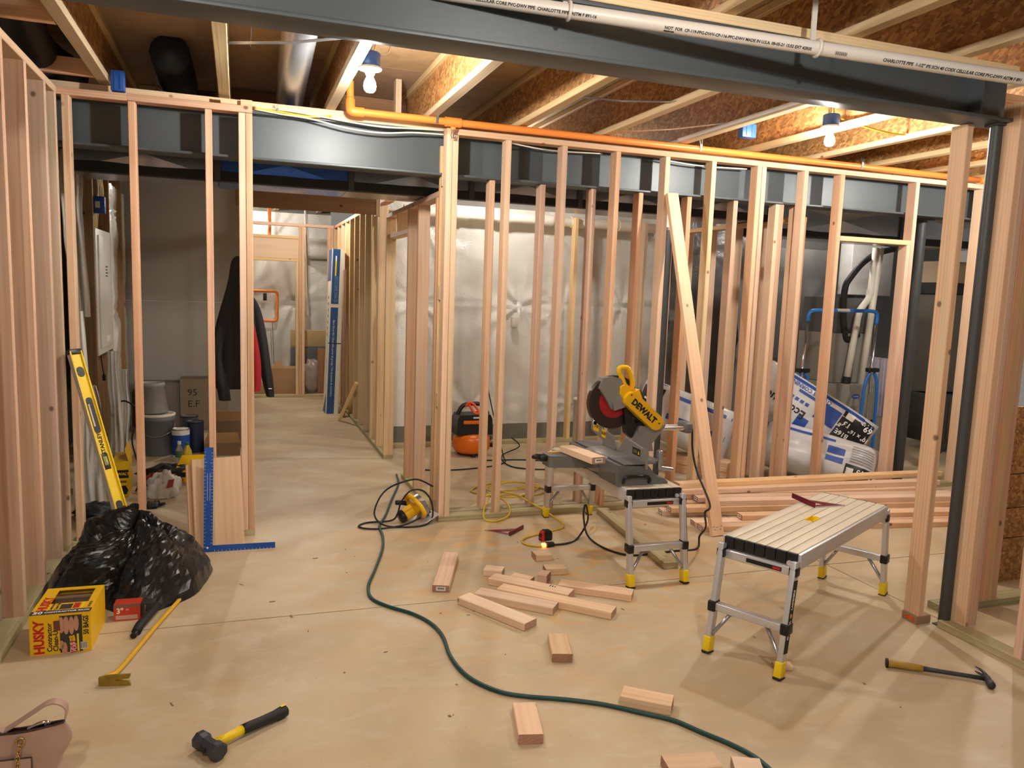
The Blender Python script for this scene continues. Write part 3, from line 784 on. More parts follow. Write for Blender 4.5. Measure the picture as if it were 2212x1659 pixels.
# ================================================================== WORK PLATFORMS AND SAW
def work_platform(loc, deg, label, dirty):
    t = thing('work_platform', label, 'bench', loc, deg, 'folding aluminium work platforms')
    L, W, H = 1.13, .335, .52
    TOP = ALUTOP
    mb = MB(); n = 7; sw = W/n
    for i in range(n):
        y0 = -W/2 + i*sw
        if i == n//2:
            for x0, x1 in ((-L/2, -.05), (.05, L/2)): mb.rbox((x0, y0+.0015, H-.02), (x1, y0+sw-.0015, H), .002)
        else: mb.rbox((-L/2, y0+.0015, H-.02), (L/2, y0+sw-.0015, H), .002)
    part('deck', mb, TOP, t)
    hp = MB(); hy = sw/2
    hp.box((-.05, -hy+.0015, H-.03), (.05, hy-.0015, H-.026))
    for a, b in (((-.05,-hy,H-.03),(-.043,hy,H+.001)), ((.043,-hy,H-.03),(.05,hy,H+.001)), ((-.05,-hy,H-.03),(.05,-hy+.006,H+.001)), ((-.05,hy-.006,H-.03),(.05,hy,H+.001))): hp.box(a, b)
    part('hand_hole', hp, YELL, t, label='yellow hand hole')
    for s in (-1, 1):
        part('side_rail', MB().rbox((-L/2, s*W/2-.012, H-.07), (L/2, s*W/2+.012, H-.004), .003), ALU, t)
        e = MB()
        for i in range(n):
            y0 = -W/2 + i*sw
            e.rbox((s*L/2-.012, y0+.001, H-.055), (s*L/2+.016, y0+sw-.001, H-.001), .004)
        part('end_cap', e, BLACKP, t, label='black end cap')
        part('top_rung', MB().rbox((s*(L/2+.006)-.02, -W/2-.006, H-.098), (s*(L/2+.006)+.02, W/2+.006, H-.058), .006), ALU, t)
        xf, xt = s*.668, s*(L/2+.022)
        for q in (-1, 1):
            y = q*(W/2-.002)
            p0, p1 = Vector((xf, y, .0)), Vector((xt, y, H-.03))
            dv = (p1-p0)
            M = frame(p0, (0, q, 0), (s*-1*dv.z, 0, 0) if False else dv.cross(Vector((0, q, 0))))
            z = dv.normalized(); x = Vector((0, 1, 0)); y_ = z.cross(x)
            M = Matrix((x, y_, z)).transposed().to_4x4(); M.translation = p0
            g = part('leg', MB().rbox((-.0125, -.021, .01), (.0125, .021, dv.length), .003), ALU, t, M)
            part('foot', MB().rbox((-.017, -.026, .008), (.017, .026, .075), .005), YELL, g, label='yellow rubber foot')
            part('sole', MB().rbox((-.018, -.027, .0), (.018, .027, .010), .003), BLACKR, g)
            part('joint', MB().rbox((xt-.026, y-.018, H-.092), (xt+.016, y+.018, H-.052), .006), BLACKP, t, label='black plastic corner joint')
            k = .43; c = p0.lerp(p1, k)
            part('joint', MB().rbox((c.x-.028, c.y-.018+q*.002, c.z-.024), (c.x+.028, c.y+.018+q*.002, c.z+.024), .006), BLACKP, t, label='black plastic rung joint')
            b0 = p0.lerp(p1, .17); b1 = c + Vector((0, -q*.085, -.012))
            part('brace', MB().tube([b0 + Vector((0, -q*.01, 0)), b0.lerp(b1, .12) + Vector((0,-q*.008,0)), b1], .009, 10), GALV, t)
            if s == -1 and q == -1:
                st = part('sticker', MB().box((-.0134, -.0205, .11), (-.0128, .0205, .42)), INK, g, label='black brand sticker')
                Mt = Matrix(((0, 0, -1, -.0136), (0, -1, 0, 0), (0, 0, 1, .27), (0, 0, 0, 1)))
                Mt = frame((-.0137, 0, .27), (0, 0, 1), (0, 1, 0))
                if (Mt.to_3x3() @ Vector((0,0,1))).x > 0: Mt = frame((-.0137, 0, .27), (0, 0, 1), (0, -1, 0))
                text('GORILLA', .02, WHITEINK, st, Mt @ Matrix.Translation((-.062, 0, 0)), bold=.0006)
                text('LADDERS', .02, WHITEINK, st, Mt @ Matrix.Translation((.068, 0, 0)), bold=.0006)
                part('emblem', MB().prism([(.009*math.cos(a)*(1+.25*math.sin(3*a)), .009*math.sin(a)) for a in [2*PI*i/14 for i in range(14)]], 0, .0004), YELW, st, Mt)
        c = Vector((xf, 0, 0)).lerp(Vector((xt, 0, H-.03)), .43)
        part('rung', MB().rbox((c.x-.019, -W/2+.012, c.z-.017), (c.x+.019, W/2-.012, c.z+.017), .004), ALU, t)
        sg = part('sticker', MB().box((s*(L/2+.0265), -.11, H-.088), (s*(L/2+.0275), .05, H-.07)), INK, t, label='black and red sticker')
        part('print', MB().box((s*(L/2+.0272), (-.105 if s < 0 else .01), H-.084), (s*(L/2+.0279), (-.07 if s < 0 else .045), H-.074)), REDINK, sg)
    lk = part('latch', MB().cyl((-L/2-.02, -W/2+.03, H-.045), (-L/2-.012, -W/2+.03, H-.045), .012, n=14), ALU, t)
    return t
work_platform((2.635, 2.945, 0), 27.7, 'aluminium work platform at the right carrying only a maroon speed square', False)
work_platform((2.172, 4.206, 0), 88.3, 'dusty aluminium work platform carrying the yellow miter saw', True)

# miter saw: local x = back along the slide rails, y = away from the camera, z up from the bench top
t = thing('miter_saw', 'yellow and grey sliding miter saw with red blade standing on the rear work platform', 'saw', (2.10, 4.05, .52))
Mz = Matrix(((1,0,0,0), (0,0,-1,0), (0,1,0,0), (0,0,0,1)))      # prism drawn in x-z, extruded along -y
def xz(poly, y0, y1, nm, m, parent=t, label=None): return part(nm, MB().prism(poly, -y1, -y0, Mz), m, parent, label=label)
base_prof = [(-.135, 0), (.185, 0), (.185, .012), (.165, .03), (.12, .04), (.085, .075), (.06, .105), (-.135, .118)]
GREYP = mat('grey saw casting', (112, 113, 114), .5, .3, vary=.1)
b = xz(base_prof, -.335, -.10, 'base', GREYP)
h = part('carry_handle', MB().tube(smooth_pts([(-.10, -.338, .018), (-.098, -.352, .045), (-.08, -.354, .056), (0, -.354, .056), (.045, -.354, .05), (.06, -.352, .03), (.06, -.338, .015)], 4), .009, 8), BLACKP, b)
part('table', MB().box((-.10, -.34, .119), (.16, .34, .124)).prism(base_prof, -.335, -.10, Mz), GREYP, t)
part('turntable', MB().lathe([(.15, .02), (.17, .04), (.172, .112), (.165, .124), (0, .125)], n=40), CASTAL, t)
part('miter_arm', MB().prism([(-.43, -.05), (-.41, -.062), (-.15, -.11), (.0, -.1), (.0, .1), (-.15, .11), (-.41, .062), (-.43, .05)], .055, .122), GREYP, t)
part('scale_strip', MB().box((-.40, .035, .1225), (-.12, .06, .1245)), YEL, t, label='yellow scale strip')
lv = part('miter_lever', MB().rbox((-.475, -.03, .085), (-.42, .03, .118), .01).tube([(-.44, 0, .105), (-.49, 0, .112), (-.515, 0, .108)], [.018, .017, .009], 10), BLACKP, t, label='black lever')
Mf = Matrix(((0,0,1,0), (1,0,0,0), (0,1,0,0), (0,0,0,1)))       # prism drawn in y-z, extruded along x
ff = part('fence', MB().prism([(.03, .125), (.03, .135), (.07, .20), (.16, .215), (.24, .262), (.36, .275), (.37, .262), (.37, .19), (.20, .15), (.20, .125)], .03, .042, Mf), CASTAL, t)
for y0, y1 in ((.155, .215), (.255, .335)):
    st = part('sticker', MB().box((.0285, y0, .16 + (y0-.1)*.2), (.0297, y1, .205 + (y0-.1)*.28)), YEL, ff, label='yellow warning sticker')
text('8-5/8', .026, INK, ff, frame((.0283, .185, .196), (0, -1, 0), (0, 0, 1)), bold=.001)
text('5-1/8', .026, INK, ff, frame((.0283, .29, .222), (0, -1, 0), (0, 0, 1)), bold=.001)
part('sticker', MB().box((.0285, .29, .228), (.0295, .345, .262)), PAPER, ff)
fn = part('fence', MB().prism([(-.02, .125), (-.02, .14), (-.09, .225), (-.30, .20), (-.345, .215), (-.345, .09), (-.20, .11)], .03, .046, Mf), CASTAL, t)
st = part('sticker', MB().box((.0285, -.28, .15), (.0297, -.19, .19)), INK, fn, label='black warning sticker')
part('print', MB().prism([(-.275, .158), (-.255, .158), (-.265, .182)], .0278, .0283, Mf), YEL, st)
part('print', MB().box((.0279, -.248, .16), (.0283, -.2, .18)), mat('dim print', (96, 92, 60), .6), st)
part('fence_knob', MB().cyl((.05, -.33, .14), (.11, -.345, .14), .008, n=10).rbox((.10, -.37, .09), (.125, -.33, .20), .008).cyl((.11, -.35, .10), (.19, -.37, .09), .012, n=10), GALV, t)
post = [(.07, .125), (.25, .125), (.24, .17), (.30, .24), (.33, .285), (.19, .28), (.13, .25)]
xz(post, -.045, .045, 'post', CASTAL)
part('bevel_scale', MB().cyl((.09, -.0, .125), (.078, -.0, .125), .062, n=24), YEL, t, label='yellow bevel scale')
for y in (-.03, .03):
    part('slide_rail', MB().cyl((.20, y, .262), (.50, y, .255), .0135, n=18), CHROME, t, label='chrome slide rail')
part('rail_cap', MB().rbox((.462, -.055, .225), (.515, .055, .292), .014), GREYP, t)
# saw head
BC = Vector((-.011, -.005, .42))
def disc(r, y0, y1, teeth=0):
    if teeth:
        poly = []
        for i in range(teeth):
            a = 2*PI*i/teeth; a2 = a + 2*PI/teeth*.55
            poly += [(BC.x + r*math.cos(a), BC.z + r*math.sin(a)), (BC.x + (r-.006)*math.cos(a2), BC.z + (r-.006)*math.sin(a2))]
    else: poly = [(BC.x + r*math.cos(2*PI*i/48), BC.z + r*math.sin(2*PI*i/48)) for i in range(48)]
    return MB().prism(poly, -y1, -y0, Mz)
BLADEM = mat('brown tinted blade guard', (58, 44, 40), .35, .3, vary=.1)
REDB = mat('red blade enamel', (168, 22, 34), .35, vary=.06)
bl = part('blade', disc(.162, .0, .003, 72), BLADEM, t, label='toothed circular blade')
part('blade_centre', disc(.094, -.003, .006), REDB, bl, label='red blade centre')
gd = []
for i in range(25):
    a = math.radians(52 + i*(215-52)/24); gd.append((BC.x + .166*math.cos(a), BC.z + .161*math.sin(a)))
for i in range(25):
    a = math.radians(215 - i*(215-52)/24); gd.append((BC.x + .128*math.cos(a), BC.z + .128*math.sin(a)))
xz(gd, -.016, .02, 'lower_guard', BLADEM, label='dark retracted guard')
def px(x, y): return ((x-1325)/366 - .011, (868-y)/366*1.0 + .42 - (x-1325)/366*.05)
xz([px(1284, 838), px(1292, 815), px(1316, 811), px(1341, 816), px(1346, 845), px(1347, 872), px(1316, 882), px(1300, 858)], -.032, .028, 'upper_guard', CASTAL)
xz([px(1315, 868), px(1338, 852), px(1347, 868), px(1343, 876), px(1318, 884)], -.052, -.03, 'gearbox', GALV)
def hull2(c1, r1, c2, r2, n=14):
    d = (Vector(c2) - Vector(c1)).normalized(); a0 = math.atan2(d.y, d.x)
    return [(c1[0] + r1*math.cos(a0 + PI/2 + PI*i/n), c1[1] + r1*math.sin(a0 + PI/2 + PI*i/n)) for i in range(n+1)] + \
           [(c2[0] + r2*math.cos(a0 - PI/2 + PI*i/n), c2[1] + r2*math.sin(a0 - PI/2 + PI*i/n)) for i in range(n+1)]
c1, c2 = px(1355, 858), px(1416, 905)
bh = xz(hull2(c1, .046, c2, .047), -.085, -.02, 'belt_housing', YEL, label='yellow belt housing')
d12 = (Vector(c2)-Vector(c1)).normalized()
text('DEWALT', .05, INK, bh, frame((c1[0]*.5+c2[0]*.5-.004, -.0855, c1[1]*.5+c2[1]*.5), (d12.x, 0, d12.y), (-d12.y, 0, d12.x)), bold=.0028)
for c in (px(1352, 847), px(1423, 907)): part('screw', MB().cyl((c[0], -.0865, c[1]), (c[0], -.084, c[1]), .005, n=10), INK, bh)
mot = MB(); mc = (Vector(c1)*.35 + Vector(c2)*.65)
mot.cyl((mc.x, -.02, mc.y-.01), (mc.x, .14, mc.y-.01), .055, n=24)
part('motor', mot, BLACKP, t)
xz([px(1333, 832), px(1340, 827), px(1357, 833), px(1361, 852), px(1352, 864), px(1338, 858), px(1333, 848)], -.055, .02, 'head', YEL)
xz([px(1364, 842), px(1377, 835), px(1386, 856), px(1372, 863), px(1362, 851)], -.05, .02, 'trigger_housing', YEL)
hd = smooth_pts([(*px(1331, 797), 0), (*px(1336, 791), 0), (*px(1350, 791), 0), (*px(1358, 802), 0), (*px(1364, 822), 0), (*px(1362, 836), 0), (*px(1348, 830), 0), (*px(1340, 816), 0)], 5, True)
part('grip', MB().tube([(p.x, -.02, p.y) for p in hd], .0155, 10, closed=True), YEL, t, label='yellow loop handle')
part('carry_handle', MB().tube(smooth_pts([(*px(1376, 836), 0), (*px(1386, 838), 0), (*px(1393, 845), 0), (*px(1403, 870), 0), (*px(1402, 874), 0)], 5) and [(p.x, .02, p.y) for p in smooth_pts([(*px(1376, 836), 0), (*px(1386, 838), 0), (*px(1393, 845), 0), (*px(1403, 870), 0), (*px(1404, 876), 0)], 5)], .012, 10), BLACKP, t)
xz([px(1345, 872), px(1352, 876), px(1376, 912), px(1392, 905), px(1400, 918), px(1392, 940), px(1370, 945), px(1357, 935), px(1350, 905)], -.03, .03, 'pivot_arm', BLACKP)
part('pivot', MB().cyl((px(1388, 925)[0], -.05, px(1388, 925)[1]), (px(1388, 925)[0], .05, px(1388, 925)[1]), .026, n=20), CASTAL, t)
wc = smooth_pts([(.515, -.02, .262), (.53, -.02, .24), (.535, -.03, .12), (.53, -.10, 0), (.50, -.3, -.15), (.47, -.30, -.20), (.62, -.1, -.36), (.66, .02, -.46), (.60, -.05, -.512), (.45, -.05, -.513), (.3, -.06, -.513), (.12, -.05, -.513), (.03, .10, -.513), (.0, .28, -.49), (.04, .44, -.42), (.08, .52, -.37), (.085, .50, -.36), (.05, .40, -.43), (-.06, .31, -.512), (-.16, .24, -.512), (-.26, .23, -.511)], 7)
part('power_cord', MB().tube(wc, .0065, 8), BLACKR, t)
part('plug', MB().cyl((-.26, .23, -.508), (-.31, .225, -.505), .016, .019, n=12), BLACKR, t)
# board on the saw
o = tag(lum2('lumber_piece', (1.862, 3.748, .664), (1.815, 4.085, .664), D, T, W_NEW, end=W_END), 'board with white end label lying on the miter saw table', 'lumber')
def end_label(o, L, wd=.05, th=.022):
    s_ = 1 if L > 0 else -1
    st = part('sticker', MB().box((-wd/2, -th/2, L/2+.0003*s_), (wd/2, th/2, L/2+.0009*s_)), PAPER, o, label='white barcode label')
    bm = MB()
    for i in range(9): bm.box((-.018+i*.004, -.003, L/2+.001*s_), (-.016+i*.004+.0012*(i%2), .006, L/2+.0012*s_))
    part('print', bm, INK, st)
end_label(o, -.3405)

# ================================================================== OFFCUTS ON THE FLOOR
def piece(p0, p1, label, w_=D, t_=T, m=None, lift=0, grp='lumber offcuts on the floor', lab=False, tilt=None):
    z = t_/2 + lift + .0005
    a, b = Vector((*p0, z)), Vector((*p1, z + (tilt or 0)))
    o = tag(lum2('lumber_offcut', a, b, w_, t_, m or W_NEW, end=W_END), label, 'lumber', grp)
    if lab: end_label(o, -(b-a).length)
    return o
piece((.981, 3.742), (1.163, 4.221), 'lone offcut with white end label, between green hose and wood pile', lab=True)
piece((1.063, 3.592), (1.282, 3.212), 'long offcut at the front left of the fanned pile')
piece((1.150, 3.632), (1.468, 3.352), 'second long offcut from the front of the fanned pile')
piece((1.279, 3.656), (1.726, 3.228), 'longest offcut, in the middle of the fanned pile')
piece((1.610, 3.635), (1.925, 3.405), 'long offcut at the right of the fanned pile')
ks = piece((1.283, 3.808), (1.612, 3.489), 'long offcut with a black stamp at the back of the fanned pile')
for i in range(3): part('stamp', MB().box((.012, T/2+.0002, .10+i*.014), (.034-.004*i, T/2+.0006, .106+i*.014)), INK, ks)
piece((1.635, 4.091), (1.735, 4.085), 'small square offcut just below the glowing plug', w_=.09)
piece((1.612, 3.862), (1.730, 3.845), 'small offcut between the glowing plug block and the fanned pile', w_=.08)
piece((1.285, 3.94), (1.375, 3.887), 'small pale block at the back left of the fanned pile', w_=.078)
piece((1.412, 3.832), (1.495, 3.748), 'thin flat offcut behind the fanned pile, partly hidden', w_=.06, t_=.025)
piece((1.545, 3.765), (1.585, 3.732), 'small block with dark end grain behind the fanned pile', w_=.075, t_=.05)
piece((1.296, 2.867), (1.352, 3.055), 'block with swirling grain lying alone in front of the pile')
piece((.952, 2.341), (1.002, 2.545), 'block near the bottom of the photo showing ringed end grain')
piece((1.40, 2.515), (1.553, 2.395), 'block lying against the green hose', w_=.086, t_=.042)
piece((1.325, 2.062), (1.505, 2.030), 'reddish block cut off by the bottom edge of the photo')
piece((1.545, 2.00), (1.63, 1.96), 'short block beside the hose at the bottom edge of the photo', w_=.075)
piece((1.03, 2.07), (1.13, 2.03), 'pale block barely showing at the bottom edge of the photo', w_=.07, t_=.03)
piece((2.16, 2.575), (2.235, 2.55), 'little reddish block behind the front foot of the right platform', w_=.05, t_=.02)
tag(lum2('treated_board', (2.36, 3.742, T/2+.0005), (2.47, 4.875, T/2+.0005), D, T, W_TREAT), 'greenish treated board lying under the saw platform', 'lumber')
# chips of wood and dust on the floor
random.seed(11)
for i in range(34):
    x, y = random.uniform(-.3, 3.0), random.uniform(2.0, 4.6)
    a = random.uniform(0, PI); s_ = 1
    o = ob('wood_chip', lum_mesh(round(random.choice((.004, .006, .009)), 3), .002, round(random.choice((.008, .012, .018, .03)), 3), W_BROWN), None,
           frame((x, y, .0016), (math.sin(a), -math.cos(a), 0), (0, 0, 1)))
    tag(o, 'tiny dark wood chip lying on the concrete floor', 'debris', 'wood chips on the floor')

# ================================================================== LUMBER PILE AT THE RIGHT
g = 'studs piled on the floor at the right'
def pile(p0, p1, lift, label, lab=False, m=None):
    z = lift + T/2 + .0005
    o = tag(lum2('lumber_board', (*p0, z), (*p1, z), D, T, m or W_NEW, end=W_END), label, 'lumber', g)
    if lab: end_label(o, -(Vector((*p1, 0)) - Vector((*p0, 0))).length)
pile((2.945, 4.345), (5.25, 3.955), 0, 'frontmost board of the pile, with white end label beside the diagonal brace foot', True)
pile((2.955, 4.447), (5.28, 4.06), 0, 'second board from the front in the bottom layer of the pile')
pile((2.87, 4.745), (5.2, 4.24), 0, 'bottom board of the pile with labelled end sticking out farthest left', True)
pile((2.985, 4.845), (5.3, 4.40), 0, 'bottom board behind the farthest left end in the pile')
pile((3.6, 4.86), (5.35, 4.56), 0, 'rear board of the bottom layer of the pile')
pile((3.30, 4.40), (5.4, 4.06), .0385, 'labelled board on top of the two front boards of the pile', True)
pile((2.90, 4.68), (5.35, 4.31), .0385, 'second layer board with white end label left of the brace', True)
pile((3.17, 4.76), (5.3, 4.43), .077, 'third layer board with white end label behind the brace', True)
pile((3.06, 4.79), (5.4, 4.52), .0385, 'second layer board toward the back of the pile')
pile((3.20, 4.655), (5.45, 4.32), .077, 'third layer board in the middle of the pile')
pile((3.12, 4.86), (5.3, 4.61), .077, 'third layer board at the back of the pile')
pile((3.05, 4.84), (5.4, 4.66), .1155, 'long light board on the fourth layer of the pile')
pile((3.08, 4.88), (3.34, 4.875), .154, 'short board end on top at the back left of the pile', m=W_PALE)
pile((3.37, 4.87), (5.55, 4.78), .154, 'topmost long board at the back of the pile, right of the short one', m=W_PALE)
# diagonal brace nailed to the stud wall
br = tag(lum2('diagonal_brace', (2.995, 4.215, .001), (2.905, 4.90, 2.295), D, T, W_NEW, up=(0, -1, .3)), 'board leaning diagonally against the stud wall with its foot by the lumber pile', 'lumber')
nl = MB()
for i, (x, z) in enumerate(((-.02, .03), (.005, .045), (.025, .03), (.03, .05), (-.028, .05))):
    nl.cyl((x, .012, -1.19+z), (x + .01, .045, -1.19+z+.006), .0018, n=6)
part('nail', nl, STEELB, br)
# boards on the floor behind the wall
g = 'boards piled behind the stud wall'
for k, (dx, dz, nm) in enumerate(((0, 0, 'lowest'), (.095, 0, 'lowest rear'), (.02, .0385, 'second'), (.11, .0385, 'second rear'), (.01, .077, 'third'), (.1, .077, 'third rear'), (.03, .1155, 'topmost'), (.12, .1155, 'topmost rear'))):
    nx, ny = .85*dx, .53*dx
    tag(lum2('lumber_board', (3.30+nx, 6.62+ny, dz+T/2), (3.99+nx, 5.52+ny, dz+T/2), D, T, W_NEW), nm + ' board of the pile on the floor behind the middle stud wall', 'lumber', g)

# ================================================================== HAND TOOLS
DKSTEEL = mat('dark forged steel', (70, 72, 78), .5, .5, vary=.2, scale=10, bump=.1)
# sledge hammer
t = thing('sledge_hammer', 'short sledge hammer with yellow and black handle lying at the bottom of the photo', 'hammer', (-.105, 2.59, .033))
hx = Vector((.26, .175, 0)).normalized(); hy = Vector((.085, -.10, 0)).normalized()
Mh = frame((0, 0, 0), hx, (0, 0, 1)); Mh = Matrix((hx, Vector((0,0,1)).cross(hx), Vector((0,0,1)))).transposed().to_4x4()
hd = MB(); prof = [(-.062, .024), (-.058, .03), (-.04, .031), (-.022, .024), (.022, .024), (.04, .031), (.058, .03), (.062, .024)]
rings = []
for y, r in prof:
    n = 8
    rings.append([Mh @ Vector((r*1.05*math.cos(2*PI*(k+.5)/n), y, r*1.05*math.sin(2*PI*(k+.5)/n))) for k in range(n)])
hd.add([p for q in rings for p in q], [(i*8+k, i*8+(k+1) % 8, (i+1)*8+(k+1) % 8, (i+1)*8+k) for i in range(7) for k in range(8)] + [list(range(8))[::-1], list(range(56, 64))])
part('head', hd, DKSTEEL, t)
part('eye', MB().cyl(Mh @ Vector((-.027, 0, 0)), Mh @ Vector((-.022, 0, 0)), .014, n=12), INK, t)
part('handle', MB().tube([Mh @ Vector((x, 0, -.002)) for x in (.02, .06, .13)], [.0155, .016, .0165], 12), YELL, t, label='yellow handle neck')
part('grip', MB().tube([Mh @ Vector((x, 0, z)) for x, z in ((.125, -.002), (.15, -.003), (.2, -.007), (.26, -.01), (.29, -.01), (.305, -.01), (.312, -.01))], [.018, .0185, .0185, .0195, .022, .021, .012], 12), BLACKR, t, label='black rubber grip')
part('sticker', MB().box((.285, -.006, .0135), (.305, .006, .0145)), YELL, t, Mh)
# framing hammer at the right
t = thing('claw_hammer', 'claw hammer with worn yellow grip lying on the floor at the right', 'hammer', (2.66, 2.445, .018))
hv = Vector((2.965, 2.215, 0)) - Vector((2.66, 2.445, 0)); hx = hv.normalized()
Mh = Matrix((hx, Vector((0,0,1)).cross(hx), Vector((0,0,1)))).transposed().to_4x4()
L = hv.length
part('grip', MB().tube([Mh @ Vector((x, 0, 0)) for x in (0, .006, .03, .09, .14)], [.019, .0175, .0155, .0155, .013], 12), mat('worn yellow rubber', (176, 140, 56), .6, vary=.35, scale=30), t, label='worn yellow grip')
part('butt', MB().cyl(Mh @ Vector((-.006, 0, 0)), Mh @ Vector((.003, 0, 0)), .02, n=14), BLACKR, t)
part('handle', MB().tube([Mh @ Vector((x, 0, 0)) for x in (.135, .2, .3, L)], [.011, .0095, .009, .010], 10), DKSTEEL, t)
hd = MB().tube([Mh @ Vector((L+.004, y, 0)) for y in (-.062, -.058, -.035, -.03, .0, .02)], [.014, .0165, .0165, .012, .0145, .012], 12)
for s in (-1, 1):
    hd.tube([Mh @ Vector((L+.004+q, y, s*.008*k)) for y, q, k in ((.012, 0, .6), (.04, -.003, .9), (.065, -.012, 1.2), (.085, -.026, 1.3))], [.008, .007, .005, .002], 8)
part('head', hd, DKSTEEL, t)
# pry bar
t = thing('pry_bar', 'long yellow pry bar lying on the floor in front of the black plastic', 'pry bar', (-.49, 3.17, 0))
pts = [(.035, -.065, .032), (.004, -.03, .014), (-.026, .004, .022), (-.012, .04, .02), (.025, .10, .013), (.12, .48, .012), (.215, .83, .012), (.238, .92, .02), (.25, .97, .042)]
part('shaft', MB().tube(smooth_pts(pts[2:8], 5), .0105, 6), YELW, t)
Mc = frame((-.022, .004, 0), (.97, -.20, 0), (0, 0, 1))
part('claw', MB().prism([(-.012, .004), (.02, .0), (.105, .0), (.10, .017), (.045, .024), (.10, .030), (.105, .046), (.02, .044), (-.012, .036)], -.004, .006, Mc), mat('scuffed yellow steel', (150, 122, 40), .5, .2, vary=.6, scale=40), t, label='scuffed forked claw')
part('chisel_tip', MB().ribbon([(.236, .91, .016), (.25, .965, .03), (.256, 1.0, .052)], (1, -.25, 0), .024, .006), DKSTEEL, t)
# speed squares
MAROON = mat('maroon anodised aluminium', (118, 26, 40), .4, .3, vary=.1)
def speed_square(M, label):
    t = thing('speed_square', label, 'square', M=M)
    s = .185
    mb = MB()
    outer = [(0, 0), (s, 0), (0, s)]; inner = [(.032, .032), (s-.085, .032), (.032, s-.085)]
    for i in range(3):
        j = (i+1) % 3
        mb.prism([outer[i], outer[j], inner[j], inner[i]], 0, .0035)
    part('blade', mb, MAROON, t)
    part('fence', MB().box((-.004, -.004, -.0), (.002, s, .026)), MAROON, t)
    part('edge', MB().box((0, -.0045, 0), (s-.01, -.002, .004)), ALU, t, label='bare silver edge')
    return t
speed_square(frame((1.636, 4.533, .001), (-.084, .098, 0), (.18, .137, 0)) if False else Matrix.Translation((1.638, 4.535, .001)) @ Matrix.Rotation(math.radians(131), 4, 'Z') @ Matrix.Diagonal((1, -1, 1, 1)), 'maroon speed square lying on the floor left of the tape measure')
speed_square(Matrix.Translation((2.79, 3.11, .5205)) @ Matrix.Rotation(math.radians(-4), 4, 'Z'), 'maroon speed square lying on the right work platform')
# tape measure
t = thing('tape_measure', 'black and red tape measure standing on the floor beside the glowing plug', 'tape measure', (1.835, 4.40, 0), 10)
Mq = Matrix(((1,0,0,0), (0,0,-1,0), (0,1,0,0), (0,0,0,1)))
prof = [(-.034, .0), (.034, 0), (.04, .01), (.04, .045), (.028, .066), (-.012, .07), (-.034, .056), (-.04, .03), (-.04, .006)]
part('case', MB().prism(prof, -.018, .018, Mq), BLACKR, t)
part('band', MB().prism([(-.041, .02), (-.036, .0), (-.018, -.0), (-.022, .066), (-.034, .058)], -.0195, .0195, Mq), REDINK, t, label='red grip band')
part('hub', MB().cyl((.005, -.0195, .036), (.005, -.018, .036), .022, n=20), BLACKP, t)

# ================================================================== HOSE AND CORDS
def ground_line(name, pts, r, m, label, cat, z=None, k=6):
    P = [(p[0], p[1], (p[2] if len(p) > 2 else r + .001)) for p in pts]
    return solid(name, MB().tube(smooth_pts(P, k), r, 8), m, label, cat)
HOSE = mat('dark green rubber', (22, 70, 68), .42, vary=.1)
ground_line('air_hose', [(1.235,6.26),(1.19,5.95),(1.05,5.50),(.94,5.13),(.86,4.90),(.845,4.70),(.80,4.45),(.70,4.12),(.63,3.90),(.62,3.74),(.68,3.62),(.78,3.50),(.84,3.37),(.86,3.22),(.845,3.05),(.855,2.90),(.89,2.79),(.96,2.69),(1.05,2.63),(1.18,2.57),(1.31,2.495),(1.43,2.395),(1.515,2.32),(1.575,2.22),(1.63,2.13),(1.665,2.04),(1.67,1.93),(1.66,1.75)], .0085, HOSE, 'dark green air hose winding across the floor', 'hose')
YC = mat('yellow cord rubber', (214, 182, 48), .5, vary=.08)
ground_line('extension_cord', [(1.66,5.20,.012),(1.72,5.42),(1.95,5.56),(2.20,5.66),(2.30,5.52),(2.10,5.40),(1.85,5.47),(1.70,5.60),(1.80,5.75),(2.06,5.86),(2.24,5.75),(2.15,5.60,.02),(1.95,5.50,.03),(1.82,5.58,.02),(1.90,5.72,.02),(2.10,5.74,.03),(2.26,5.62,.03),(2.18,5.52),(1.98,5.32,.03),(1.80,5.28,.05),(1.72,5.22,.07),(1.64,5.04,.075),(1.60,4.97,.06),(1.575,4.89,.02),(1.60,4.845,.008),(1.67,4.845,.008),(1.755,4.90,.02),(1.79,4.96,.05),(1.775,5.06,.085),(1.74,5.17,.09),(1.80,5.30,.09),(1.87,5.25,.085),(1.93,5.14,.08),(1.97,5.02,.065),(2.02,4.90,.045),(2.06,4.81,.02),(2.08,4.70),(2.04,4.60),(1.95,4.555),(1.84,4.51),(1.73,4.46),(1.675,4.40),(1.68,4.33),(1.735,4.285),(1.765,4.278)], .0065, YC, 'yellow extension cord tangled around the middle wall plates and running to the glowing plug', 'cord', k=7)
t = thing('cord_plug', 'glowing orange extension cord socket on the floor below the tape measure', 'plug', (1.783, 4.279, .0))
part('socket', MB().rbox((-.022, -.012, .001), (.006, .012, .024), .004), lampmat('orange neon glow', (1, .22, .03, 1), 4.0), t, label='lit orange socket end')
t = thing('extension_cord', 'black cord lying on the floor behind the stud wall by the compressor', 'cord', (1.6, 6.3, 0))
part('cable', MB().tube(smooth_pts([(-.2, .15, .008), (-.02, .06, .008), (.3, .05, .008), (.66, .2, .008), (.76, .5, .03), (.74, .75, .35), (.70, .95, .8), (.68, .98, 1.3)], 7), .006, 8), BLACKR, t)
part('cable', MB().tube(smooth_pts([(.5, .35, .008), (.9, .3, .008), (1.15, .15, .008), (1.0, -.1, .008), (.7, .05, .008), (.75, .5, .008), (1.0, .7, .05), (.95, .8, .12)], 7), .006, 8), BLACKR, t)

